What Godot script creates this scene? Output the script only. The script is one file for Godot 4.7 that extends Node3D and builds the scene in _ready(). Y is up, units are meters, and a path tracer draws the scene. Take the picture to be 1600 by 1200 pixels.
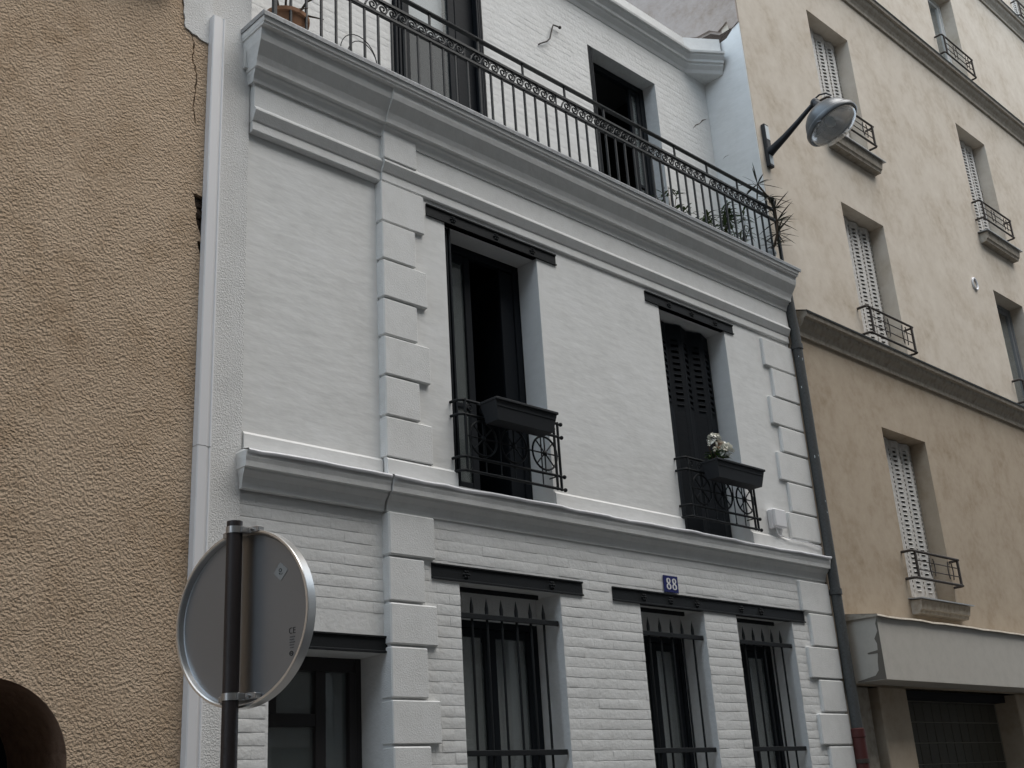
extends Node3D
# A Parisian street front seen from across the road. x runs along the facades, y up, z out of the facades; metres.

var mats := {}
var taken := {}
var rng := RandomNumberGenerator.new()
var cam: Camera3D

# ---------------------------------------------------------------- mesh collector
class M:
	var v := PackedVector3Array()
	var n := PackedVector3Array()
	var c := PackedColorArray()
	var ix := PackedInt32Array()
	var tint := Color.WHITE
	var tinted := false

	func vert(p: Vector3, nn: Vector3) -> int:
		v.append(p); n.append(nn); c.append(tint)
		return v.size() - 1

	func tri(a: Vector3, b: Vector3, d: Vector3) -> void:
		var nn := (b - a).cross(d - a)
		if nn.length() < 1e-12: return
		nn = nn.normalized()
		var k := vert(a, nn); vert(b, nn); vert(d, nn)
		ix.append_array(PackedInt32Array([k, k + 2, k + 1]))

	func quad(a: Vector3, b: Vector3, d: Vector3, e: Vector3) -> void:
		var nn := (d - a).cross(e - b)
		if nn.length() < 1e-12: return
		nn = nn.normalized()
		var k := vert(a, nn); vert(b, nn); vert(d, nn); vert(e, nn)
		ix.append_array(PackedInt32Array([k, k + 2, k + 1, k, k + 3, k + 2]))

	func box(lo: Vector3, hi: Vector3) -> void:
		var p := func(x, y, z): return Vector3(hi.x if x else lo.x, hi.y if y else lo.y, hi.z if z else lo.z)
		quad(p.call(0, 0, 1), p.call(1, 0, 1), p.call(1, 1, 1), p.call(0, 1, 1))
		quad(p.call(1, 0, 0), p.call(0, 0, 0), p.call(0, 1, 0), p.call(1, 1, 0))
		quad(p.call(1, 0, 1), p.call(1, 0, 0), p.call(1, 1, 0), p.call(1, 1, 1))
		quad(p.call(0, 0, 0), p.call(0, 0, 1), p.call(0, 1, 1), p.call(0, 1, 0))
		quad(p.call(0, 1, 1), p.call(1, 1, 1), p.call(1, 1, 0), p.call(0, 1, 0))
		quad(p.call(0, 0, 0), p.call(1, 0, 0), p.call(1, 0, 1), p.call(0, 0, 1))

	func cbox(lo: Vector3, hi: Vector3, b: float) -> void:
		var h := (hi - lo) / 2.0
		b = minf(b, minf(h.x, minf(h.y, h.z)) * 0.9)
		var o := (lo + hi) / 2.0
		for ax in 3:
			var u := (ax + 1) % 3
			var w := (ax + 2) % 3
			for s in [-1.0, 1.0]:
				var f := []
				for q in [[-1, -1], [1, -1], [1, 1], [-1, 1]]:
					var p := Vector3.ZERO
					p[ax] = s * h[ax]; p[u] = q[0] * (h[u] - b); p[w] = q[1] * (h[w] - b)
					f.append(o + p)
				if s > 0: quad(f[0], f[1], f[2], f[3])
				else: quad(f[3], f[2], f[1], f[0])
			for su in [-1.0, 1.0]:
				for sw in [-1.0, 1.0]:
					var a := Vector3.ZERO; var e := Vector3.ZERO
					a[u] = su * h[u]; a[w] = sw * (h[w] - b)
					e[u] = su * (h[u] - b); e[w] = sw * h[w]
					var a2 := a; var e2 := e
					a[ax] = -(h[ax] - b); e[ax] = a[ax]; a2[ax] = h[ax] - b; e2[ax] = a2[ax]
					if su * sw > 0: quad(o + a, o + e, o + e2, o + a2) if false else quad(o + a, o + a2, o + e2, o + e) if false else _q(o, a, a2, e2, e)
					else: _q(o, a, a2, e2, e)
		for sx in [-1.0, 1.0]:
			for sy in [-1.0, 1.0]:
				for sz in [-1.0, 1.0]:
					var a := o + Vector3(sx * h.x, sy * (h.y - b), sz * (h.z - b))
					var e := o + Vector3(sx * (h.x - b), sy * h.y, sz * (h.z - b))
					var g := o + Vector3(sx * (h.x - b), sy * (h.y - b), sz * h.z)
					if (e - a).cross(g - a).dot(Vector3(sx, sy, sz)) > 0: tri(a, e, g)
					else: tri(a, g, e)

	func _q(o: Vector3, a: Vector3, b: Vector3, d: Vector3, e: Vector3) -> void:
		if (d - a).cross(e - b).dot(a + d) > 0: quad(o + a, o + b, o + d, o + e)
		else: quad(o + e, o + d, o + b, o + a)

	# a smooth sheet of rows of points
	func sheet(rows: Array, closed := false) -> void:
		var nr := rows.size()
		var nc: int = rows[0].size()
		var base := v.size()
		var nn := PackedVector3Array()
		nn.resize(nr * nc)
		var f := PackedInt32Array()
		for i in nr - 1:
			for j in (nc if closed else nc - 1):
				var j2 := (j + 1) % nc
				var q := [i * nc + j, i * nc + j2, (i + 1) * nc + j2, (i + 1) * nc + j]
				var pa: Vector3 = rows[i][j]; var pb: Vector3 = rows[i][j2]
				var pc: Vector3 = rows[i + 1][j2]; var pd: Vector3 = rows[i + 1][j]
				var fn := (pc - pa).cross(pd - pb)
				for k in q: nn[k] += fn
				f.append_array(PackedInt32Array([base + q[0], base + q[2], base + q[1], base + q[0], base + q[3], base + q[2]]))
		for i in nr:
			for j in nc:
				var m := nn[i * nc + j]
				vert(rows[i][j], m.normalized() if m.length() > 1e-14 else Vector3.UP)
		ix.append_array(f)

	func fan(center: Vector3, ring: Array) -> void:
		for j in ring.size():
			tri(center, ring[j], ring[(j + 1) % ring.size()])

	# round bar along points; r a number or one number for each point
	func tube(pts: Array, r, sides := 8, caps := true, squash := 1.0) -> void:
		var rows := []
		var up := Vector3(0.123, 0.97, 0.21)
		var t0: Vector3 = (pts[1] - pts[0]).normalized()
		if absf(t0.dot(up)) > 0.9: up = Vector3(0.2, 0.1, 0.97)
		var x := t0.cross(up).normalized()
		for i in pts.size():
			var t: Vector3
			if i == 0: t = pts[1] - pts[0]
			elif i == pts.size() - 1: t = pts[i] - pts[i - 1]
			else: t = (pts[i] - pts[i - 1]).normalized() + (pts[i + 1] - pts[i]).normalized()
			t = t.normalized()
			x = (x - t * x.dot(t)).normalized()
			var y := t.cross(x)
			var rr: float = r[i] if r is Array or r is PackedFloat32Array else r
			var row := []
			for k in sides:
				var a := TAU * k / sides
				row.append(pts[i] + x * cos(a) * rr + y * sin(a) * rr * squash)
			rows.append(row)
		sheet(rows, true)
		if caps:
			var last: Array = rows[rows.size() - 1]
			fan(pts[pts.size() - 1], last)
			var first: Array = rows[0].duplicate()
			first.reverse()
			fan(pts[0], first)

	# square bar between two points, w wide and d deep
	func bar(a: Vector3, b: Vector3, w: float, d: float, side := Vector3.ZERO) -> void:
		var t := (b - a).normalized()
		var x := side
		if x == Vector3.ZERO: x = t.cross(Vector3(0, 0, 1)) if absf(t.z) < 0.9 else Vector3.RIGHT
		x = x.normalized() * w / 2
		var y := t.cross(x).normalized() * d / 2
		var p := [a - x - y, a + x - y, a + x + y, a - x + y]
		var q := [b - x - y, b + x - y, b + x + y, b - x + y]
		for k in 4:
			var k2 := (k + 1) % 4
			quad(p[k], p[k2], q[k2], q[k])
		quad(p[3], p[2], p[1], p[0]); quad(q[0], q[1], q[2], q[3])

	# profile of (radius, height) turned round y and placed by xf
	func lathe(prof: Array, seg: int, xf: Transform3D, hard := false) -> void:
		var rows := []
		for p in prof:
			var row := []
			for k in seg:
				var a := -TAU * k / seg
				row.append(xf * Vector3(p.x * cos(a), p.y, p.x * sin(a)))
			rows.append(row)
		if hard:
			for i in rows.size() - 1: sheet([rows[i], rows[i + 1]], true)
		else: sheet(rows, true)

	# profile of (z, y) points run along x; closed outline, counter-clockwise seen from +x with z to the left
	func run_x(prof: Array, x0: float, x1: float, caps := true) -> void:
		var flat := PackedVector2Array()
		for p in prof: flat.append(p)
		for i in prof.size():
			var a: Vector2 = prof[i]; var b: Vector2 = prof[(i + 1) % prof.size()]
			quad(Vector3(x0, a.y, a.x), Vector3(x0, b.y, b.x), Vector3(x1, b.y, b.x), Vector3(x1, a.y, a.x))
		if caps:
			var t := Geometry2D.triangulate_polygon(flat)
			for k in range(0, t.size(), 3):
				for e in [x0, x1]:
					var a := flat[t[k]]; var b := flat[t[k + 1]]; var d := flat[t[k + 2]]
					tri(Vector3(e, a.y, a.x), Vector3(e, b.y, b.x), Vector3(e, d.y, d.x))

	# the same, its left end returned round the corner at x0 and run back to z_back; k says how far it projects sideways
	func run_x_returned(prof: Array, x0: float, x1: float, k: float, z_back: float) -> void:
		for i in prof.size() - 1:
			var a: Vector2 = prof[i]; var b: Vector2 = prof[i + 1]
			var xa := x0 - maxf(a.x, 0.0) * k; var xb := x0 - maxf(b.x, 0.0) * k
			quad(Vector3(xa, a.y, a.x), Vector3(xb, b.y, b.x), Vector3(x1, b.y, b.x), Vector3(x1, a.y, a.x))
			quad(Vector3(xa, a.y, z_back), Vector3(xb, b.y, z_back), Vector3(xb, b.y, b.x), Vector3(xa, a.y, a.x))

	# outline of (x, y) points given depth from z0 (back) to z1 (front)
	func plate(outline: PackedVector2Array, z0: float, z1: float, back := true) -> void:
		if Geometry2D.is_polygon_clockwise(outline): outline.reverse()
		var t := Geometry2D.triangulate_polygon(outline)
		for k in range(0, t.size(), 3):
			var a := outline[t[k]]; var b := outline[t[k + 1]]; var d := outline[t[k + 2]]
			if (b - a).cross(d - a) < 0:
				var s := b; b = d; d = s
			tri(Vector3(a.x, a.y, z1), Vector3(b.x, b.y, z1), Vector3(d.x, d.y, z1))
			if back: tri(Vector3(a.x, a.y, z0), Vector3(d.x, d.y, z0), Vector3(b.x, b.y, z0))
		for i in outline.size():
			var a := outline[i]; var b := outline[(i + 1) % outline.size()]
			quad(Vector3(a.x, a.y, z0), Vector3(b.x, b.y, z0), Vector3(b.x, b.y, z1), Vector3(a.x, a.y, z1))

	# an upright wall facing +z with openings, their reveals included
	func wall(x0: float, x1: float, y0: float, y1: float, z: float, thick: float, holes: Array, step := 0.0) -> void:
		var xs := [x0, x1]; var ys := [y0, y1]
		for h in holes:
			for q in [h[0], h[1]]:
				if q > x0 and q < x1: xs.append(q)
			for q in [h[2], h[3]]:
				if q > y0 and q < y1: ys.append(q)
		xs.sort(); ys.sort()
		for i in xs.size() - 1:
			for j in ys.size() - 1:
				var a: float = xs[i]; var b: float = xs[i + 1]; var d: float = ys[j]; var e: float = ys[j + 1]
				if b - a < 1e-5 or e - d < 1e-5: continue
				var mx := (a + b) / 2; var my := (d + e) / 2
				var open := false
				for h in holes:
					if mx > h[0] and mx < h[1] and my > h[2] and my < h[3]: open = true
				if open: continue
				quad(Vector3(a, d, z), Vector3(b, d, z), Vector3(b, e, z), Vector3(a, e, z))
				quad(Vector3(b, d, z - thick), Vector3(a, d, z - thick), Vector3(a, e, z - thick), Vector3(b, e, z - thick))
		for h in holes:
			var z2 := z - thick
			var b := maxf(h[2], y0)
			quad(Vector3(h[1], b, z), Vector3(h[1], b, z2), Vector3(h[1], h[3], z2), Vector3(h[1], h[3], z))
			quad(Vector3(h[0], b, z2), Vector3(h[0], b, z), Vector3(h[0], h[3], z), Vector3(h[0], h[3], z2))
			quad(Vector3(h[0], h[3], z), Vector3(h[1], h[3], z), Vector3(h[1], h[3], z2), Vector3(h[0], h[3], z2))
			if h[2] > y0: quad(Vector3(h[0], h[2], z2), Vector3(h[1], h[2], z2), Vector3(h[1], h[2], z), Vector3(h[0], h[2], z))
		# outer edges
		quad(Vector3(x0, y0, z - thick), Vector3(x0, y0, z), Vector3(x0, y1, z), Vector3(x0, y1, z - thick))
		quad(Vector3(x1, y0, z), Vector3(x1, y0, z - thick), Vector3(x1, y1, z - thick), Vector3(x1, y1, z))
		quad(Vector3(x0, y1, z), Vector3(x1, y1, z), Vector3(x1, y1, z - thick), Vector3(x0, y1, z - thick))

	func add(o: M, xf: Transform3D) -> void:
		var base := v.size()
		var nb := xf.basis.inverse().transposed()
		for k in o.v.size():
			v.append(xf * o.v[k]); n.append((nb * o.n[k]).normalized()); c.append(o.c[k])
		for k in o.ix: ix.append(base + k)

	func mesh() -> ArrayMesh:
		var a := []
		a.resize(Mesh.ARRAY_MAX)
		a[Mesh.ARRAY_VERTEX] = v; a[Mesh.ARRAY_NORMAL] = n; a[Mesh.ARRAY_INDEX] = ix
		if tinted: a[Mesh.ARRAY_COLOR] = c
		var am := ArrayMesh.new()
		am.add_surface_from_arrays(Mesh.PRIMITIVE_TRIANGLES, a)
		return am

# ---------------------------------------------------------------- naming and placing
func numbered(parent: Node, called: String) -> String:
	var key := "%d/%s" % [parent.get_instance_id(), called]
	var k: int = taken.get(key, 0)
	taken[key] = k + 1
	return called if k == 0 else "%s_%03d" % [called, k]

func put(called: String, mesh, m: Material, parent: Node = self, xf := Transform3D.IDENTITY) -> MeshInstance3D:
	var o := MeshInstance3D.new()
	o.mesh = mesh.mesh() if mesh is M else mesh
	o.material_override = m
	o.transform = xf
	o.name = numbered(parent, called)
	parent.add_child(o, true)
	return o

func thing(called: String, label: String, category: String, at := Vector3.ZERO, group := "") -> Node3D:
	var o := Node3D.new()
	o.name = numbered(self, called)
	add_child(o, true)
	o.position = at
	tag(o, label, category, group)
	return o

func tag(o: Node, label: String, category: String, group := "") -> void:
	o.set_meta("label", label)
	o.set_meta("category", category)
	if group != "": o.set_meta("group", group)

func structure(called: String, g, m: Material) -> MeshInstance3D:
	var o := put(called, g, m)
	o.set_meta("kind", "structure")
	return o

# ---------------------------------------------------------------- materials
func lin(r: float, g: float, b: float) -> Color:
	return Color(r, g, b).linear_to_srgb()

func noise(seed_: int, freq: float, oct := 3, kind := FastNoiseLite.TYPE_SIMPLEX_SMOOTH, gain := 0.5) -> FastNoiseLite:
	var f := FastNoiseLite.new()
	f.seed = seed_; f.frequency = freq; f.noise_type = kind
	f.fractal_octaves = oct; f.fractal_gain = gain
	return f

func tex(im: Image) -> ImageTexture:
	return ImageTexture.create_from_image(im)

# grey picture of noise, from lo to hi
func grey(f: FastNoiseLite, size: int, lo := 0.0, hi := 1.0, stretch := Vector2.ONE) -> Image:
	var w := int(size / stretch.x); var h := int(size / stretch.y)
	var im := f.get_seamless_image(w, h, false, false, 0.12)
	if w != size or h != size: im.resize(size, size, Image.INTERPOLATE_CUBIC)
	if lo != 0.0 or hi != 1.0:
		im.convert(Image.FORMAT_L8)
		var d := im.get_data()
		for k in d.size(): d[k] = int(clampf(lo + (hi - lo) * d[k] / 255.0, 0, 1) * 255.0)
		im = Image.create_from_data(size, size, false, Image.FORMAT_L8, d)
	return im

# picture that runs from colour a to colour b by noise, a second noise breaking it up
func blend(f1: FastNoiseLite, f2: FastNoiseLite, size: int, ramp: Gradient, share := 0.35, stretch := Vector2.ONE) -> Image:
	var a := grey(f1, size, 0, 1, stretch); a.convert(Image.FORMAT_L8)
	var b := grey(f2, size); b.convert(Image.FORMAT_L8)
	var da := a.get_data(); var db := b.get_data()
	var table := []
	for k in 256: table.append(ramp.sample(k / 255.0))
	var out := PackedByteArray()
	out.resize(size * size * 3)
	for k in da.size():
		var t := int(clampf(da[k] * (1.0 - share) + db[k] * share, 0, 255))
		var cc: Color = table[t]
		out[k * 3] = int(cc.r * 255); out[k * 3 + 1] = int(cc.g * 255); out[k * 3 + 2] = int(cc.b * 255)
	return Image.create_from_data(size, size, false, Image.FORMAT_RGB8, out)

func ramp(cols: Array) -> Gradient:
	var g := Gradient.new()
	g.offsets = PackedFloat32Array(range(cols.size()).map(func(k): return float(k) / (cols.size() - 1)))
	g.colors = PackedColorArray(cols)
	return g

func mat(called: String, col: Color, rough := 0.8, spec := 0.4, metal := 0.0) -> StandardMaterial3D:
	var m := StandardMaterial3D.new()
	m.resource_name = called
	m.albedo_color = col; m.roughness = rough; m.metallic_specular = spec; m.metallic = metal
	mats[called] = m
	return m

func tri_map(m: StandardMaterial3D, tile: float) -> void:
	m.uv1_triplanar = true; m.uv1_world_triplanar = true
	m.uv1_scale = Vector3.ONE / tile
	m.uv1_triplanar_sharpness = 4.0

func relief(m: StandardMaterial3D, t: Texture2D, cm: float) -> void:
	m.heightmap_enabled = true; m.heightmap_texture = t; m.heightmap_scale = cm

func stains(m: StandardMaterial3D, t: Texture2D, tile: float) -> void:
	m.detail_enabled = true; m.detail_albedo = t
	m.detail_blend_mode = BaseMaterial3D.BLEND_MODE_MUL
	m.detail_uv_layer = BaseMaterial3D.DETAIL_UV_2
	m.uv2_triplanar = true; m.uv2_world_triplanar = true
	m.uv2_scale = Vector3.ONE / tile
	m.uv2_triplanar_sharpness = 4.0

func make_materials() -> void:
	# roughcast, fine plaster, brushed paint and broad stains, all greys
	var rough2 := grey(noise(5, 0.055, 2, FastNoiseLite.TYPE_CELLULAR, 0.5), 1024)
	var rough1 := grey(noise(3, 0.07, 3, FastNoiseLite.TYPE_SIMPLEX_SMOOTH, 0.62), 1024)
	rough1.convert(Image.FORMAT_L8); rough2.convert(Image.FORMAT_L8)
	var ra := rough1.get_data(); var rb := rough2.get_data()
	for k in ra.size(): ra[k] = int(ra[k] * 0.62 + rb[k] * 0.38)
	var rough_h := tex(Image.create_from_data(1024, 1024, false, Image.FORMAT_L8, ra))
	var grain_h := tex(grey(noise(11, 0.09, 4, FastNoiseLite.TYPE_SIMPLEX_SMOOTH, 0.6), 1024))
	var brush_h := tex(grey(noise(17, 0.02, 4), 1024, 0, 1, Vector2(3.2, 1.0)))
	var soft_h := tex(grey(noise(19, 0.02, 5, FastNoiseLite.TYPE_SIMPLEX_SMOOTH, 0.6), 1024))
	var dirt := tex(blend(noise(23, 0.012, 4), noise(29, 0.06, 4), 1024, ramp([Color(0.80, 0.79, 0.77), Color(0.92, 0.915, 0.905), Color(1, 1, 1), Color(1, 1, 1)])))
	var streak := tex(blend(noise(31, 0.018, 4), noise(37, 0.03, 4), 1024, ramp([Color(0.70, 0.68, 0.66), Color(0.84, 0.825, 0.81), Color(0.93, 0.925, 0.92), Color(0.98, 0.98, 0.98), Color(1, 1, 1)]), 0.5))
	var weather := tex(blend(noise(53, 0.006, 6, FastNoiseLite.TYPE_SIMPLEX_SMOOTH, 0.62), noise(59, 0.03, 5, FastNoiseLite.TYPE_SIMPLEX_SMOOTH, 0.65), 1024, ramp([Color(0.76, 0.73, 0.69), Color(0.885, 0.865, 0.84), Color(0.94, 0.93, 0.92), Color(0.97, 0.965, 0.96), Color(1, 1, 1)]), 0.4))
	var pale := tex(blend(noise(41, 0.012, 4), noise(43, 0.05, 3), 1024, ramp([Color(0.93, 0.93, 0.925), Color(0.975, 0.975, 0.97), Color(1, 1, 1)])))
	var m: StandardMaterial3D

	m = mat("white_paint", lin(0.74, 0.745, 0.74), 0.62, 0.4)
	tri_map(m, 2.2); relief(m, brush_h, 0.19); stains(m, pale, 5.3)
	m = mat("white_brick_paint", lin(0.74, 0.745, 0.74), 0.6, 0.4)
	tri_map(m, 1.1); relief(m, soft_h, 0.2); stains(m, pale, 4.1)
	m = mat("white_rough", lin(0.72, 0.725, 0.725), 0.8, 0.3)
	tri_map(m, 1.0); relief(m, rough_h, 0.5); stains(m, pale, 5.9)
	m = mat("white_quoin", lin(0.74, 0.745, 0.74), 0.75, 0.35)
	tri_map(m, 0.9); relief(m, rough_h, 0.22); stains(m, pale, 3.7)
	m = mat("white_cornice", lin(0.75, 0.755, 0.75), 0.65, 0.35)
	tri_map(m, 1.9); relief(m, soft_h, 0.2); stains(m, pale, 2.7)
	m = mat("white_plastic", lin(0.74, 0.74, 0.75), 0.4, 0.5)

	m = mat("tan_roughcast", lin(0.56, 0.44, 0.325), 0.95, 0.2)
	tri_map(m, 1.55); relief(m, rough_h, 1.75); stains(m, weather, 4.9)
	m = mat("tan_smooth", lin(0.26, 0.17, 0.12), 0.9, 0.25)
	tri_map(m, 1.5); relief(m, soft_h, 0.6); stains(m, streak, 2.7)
	m = mat("beige_render", lin(0.69, 0.635, 0.555), 0.92, 0.25)
	tri_map(m, 1.6); relief(m, grain_h, 0.10); stains(m, weather, 5.6)
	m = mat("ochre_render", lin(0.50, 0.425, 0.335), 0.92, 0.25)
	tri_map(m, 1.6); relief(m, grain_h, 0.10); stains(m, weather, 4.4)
	m = mat("beige_trim", lin(0.46, 0.42, 0.36), 0.9, 0.25)
	tri_map(m, 1.8); relief(m, soft_h, 0.3); stains(m, streak, 2.3)
	m = mat("party_render", lin(0.44, 0.385, 0.35), 0.95, 0.2)
	tri_map(m, 2.4); relief(m, soft_h, 0.45); stains(m, weather, 3.3)
	m = mat("bare_metal", lin(0.15, 0.135, 0.115), 0.8, 0.3)
	m = mat("rubble", lin(0.11, 0.085, 0.07), 0.95, 0.2)
	tri_map(m, 0.6); relief(m, soft_h, 3.0)
	m = mat("canopy_metal", lin(0.52, 0.49, 0.44), 0.6, 0.35)
	tri_map(m, 1.8); relief(m, soft_h, 0.03); stains(m, pale, 2.2)
	m = mat("zinc", lin(0.42, 0.44, 0.46), 0.5, 0.5, 0.35)
	tri_map(m, 1.1); stains(m, streak, 0.9)
	m = mat("black_iron", lin(0.012, 0.0135, 0.015), 0.6, 0.3)
	tri_map(m, 0.5); relief(m, soft_h, 0.06)
	m = mat("balcony_iron", lin(0.02, 0.023, 0.025), 0.5, 0.4)
	tri_map(m, 0.5); relief(m, soft_h, 0.06)
	m = mat("rusty_iron", lin(0.06, 0.05, 0.044), 0.7, 0.4)
	tri_map(m, 0.5); stains(m, streak, 0.4)
	m = mat("black_wood", lin(0.010, 0.0125, 0.016), 0.6, 0.25)
	tri_map(m, 0.9); relief(m, brush_h, 0.08)
	m = mat("door_wood", lin(0.030, 0.028, 0.029), 0.55, 0.35)
	m = mat("grey_wood", lin(0.22, 0.23, 0.24), 0.6, 0.4)
	m = mat("white_wood", lin(0.62, 0.62, 0.60), 0.6, 0.4)
	m = mat("shutter_white", lin(0.70, 0.69, 0.67), 0.55, 0.4)
	tri_map(m, 0.9); stains(m, dirt, 0.8)
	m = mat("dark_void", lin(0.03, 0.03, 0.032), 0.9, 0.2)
	m = mat("room", lin(0.075, 0.073, 0.07), 0.9, 0.2)
	m = mat("curtain", lin(0.22, 0.23, 0.23), 0.9, 0.2)
	tri_map(m, 1.2); relief(m, brush_h, 0.4)
	m = mat("pipe_grey", lin(0.08, 0.085, 0.086), 0.6, 0.4)
	tri_map(m, 0.7); stains(m, streak, 0.6)
	m = mat("pipe_red", lin(0.075, 0.02, 0.018), 0.6, 0.4)
	m = mat("sign_back", lin(0.27, 0.277, 0.287), 0.36, 0.5, 0.75)
	tri_map(m, 0.8); relief(m, soft_h, 0.02)
	m = mat("sign_rim", lin(0.80, 0.79, 0.77), 0.28, 0.5, 0.9)
	m = mat("sign_front", lin(0.5, 0.02, 0.02), 0.4, 0.5)
	m = mat("steel", lin(0.42, 0.41, 0.40), 0.35, 0.5, 0.8)
	m = mat("pole_brown", lin(0.028, 0.021, 0.02), 0.5, 0.45)
	tri_map(m, 0.6); relief(m, soft_h, 0.08)
	m = mat("sticker", lin(0.30, 0.30, 0.29), 0.5, 0.4)
	m = mat("ink", lin(0.03, 0.03, 0.032), 0.6, 0.3)
	m = mat("faint_ink", lin(0.10, 0.10, 0.105), 0.6, 0.3)
	m = mat("enamel_blue", lin(0.022, 0.028, 0.13), 0.2, 0.5)
	m = mat("enamel_white", lin(0.72, 0.72, 0.74), 0.25, 0.5)
	m = mat("lamp_grey", lin(0.10, 0.108, 0.115), 0.35, 0.5, 0.3)
	m = mat("lamp_dark", lin(0.02, 0.022, 0.026), 0.5, 0.4)
	m = mat("reflector", lin(0.6, 0.61, 0.62), 0.25, 0.5, 0.7)
	m = mat("chipped_white", lin(0.62, 0.66, 0.68), 0.7, 0.3)
	m = mat("planter_grey", lin(0.02, 0.022, 0.025), 0.6, 0.35)
	m = mat("terracotta", lin(0.30, 0.165, 0.10), 0.85, 0.25)
	m = mat("soil", lin(0.04, 0.03, 0.022), 0.95, 0.2)
	m = mat("leaf", Color.WHITE, 0.55, 0.4)
	m.vertex_color_use_as_albedo = true
	m.backlight_enabled = true; m.backlight = Color(0.25, 0.3, 0.15)
	m = mat("petal", Color.WHITE, 0.7, 0.3)
	m.vertex_color_use_as_albedo = true
	m = mat("stem", lin(0.07, 0.05, 0.035), 0.85, 0.3)
	m = mat("asphalt", lin(0.055, 0.055, 0.057), 0.9, 0.3)
	tri_map(m, 2.3); relief(m, rough_h, 0.8); stains(m, dirt, 6.1)
	m = mat("paving", lin(0.13, 0.128, 0.125), 0.9, 0.3)
	tri_map(m, 2.1); relief(m, grain_h, 0.5); stains(m, dirt, 4.1)
	m = mat("granite", lin(0.30, 0.295, 0.285), 0.8, 0.35)
	tri_map(m, 0.8); relief(m, grain_h, 0.4)
	m = mat("limestone", lin(0.25, 0.235, 0.215), 0.9, 0.25)
	tri_map(m, 2.9); relief(m, soft_h, 0.8); stains(m, streak, 4.9)
	m = mat("zinc_roof", lin(0.30, 0.32, 0.35), 0.5, 0.5, 0.2)
	m = mat("glass_block", lin(0.085, 0.08, 0.065), 0.75, 0.3)
	tri_map(m, 0.5); relief(m, soft_h, 0.35)
	m = mat("block_joint", lin(0.26, 0.245, 0.21), 0.9, 0.2)
	m = StandardMaterial3D.new()
	m.resource_name = "pane"
	m.albedo_color = Color(0.85, 0.9, 0.9, 0.08); m.roughness = 0.03
	m.transparency = BaseMaterial3D.TRANSPARENCY_ALPHA
	mats["pane"] = m
	m = StandardMaterial3D.new()
	m.resource_name = "lamp_bowl"
	m.albedo_color = Color(0.75, 0.77, 0.78, 0.22); m.roughness = 0.08
	m.transparency = BaseMaterial3D.TRANSPARENCY_ALPHA
	mats["lamp_bowl"] = m

# ---------------------------------------------------------------- bricks
var brick_kinds := []
const BRICK_L := 0.218
const BRICK_H := 0.0705
const COURSE := 0.0750

func make_bricks() -> void:
	for k in 7:
		var g := M.new()
		var rows := []
		var us := [0.0, 0.004, 0.33, 0.66, 0.996, 1.0]
		var vs := [0.0, 0.035, 0.5, 0.965, 1.0]
		for i in vs.size():
			var row := []
			for j in us.size():
				var edge: bool = i == 0 or j == 0 or i == vs.size() - 1 or j == us.size() - 1
				var x: float = (us[j] - 0.5) * BRICK_L + rng.randf_range(-0.0012, 0.0012)
				var y: float = (vs[i] - 0.5) * BRICK_H + rng.randf_range(-0.0008, 0.0008)
				row.append(Vector3(x, y, (-0.001 if i == 0 or i == vs.size() - 1 else 0.0016) if edge else 0.0032 + rng.randf_range(-0.0009, 0.0009)))
			rows.append(row)
		g.sheet(rows)
		brick_kinds.append([g, g.mesh()])

func in_frame(p: Vector3) -> bool:
	var q := cam.global_transform.affine_inverse() * p
	if q.z > -0.1: return false
	var k := tan(deg_to_rad(cam.fov / 2))
	return absf(q.y / -q.z) < k * 1.02 and absf(q.x / -q.z) < k * 1.02 * 4.0 / 3.0

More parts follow.
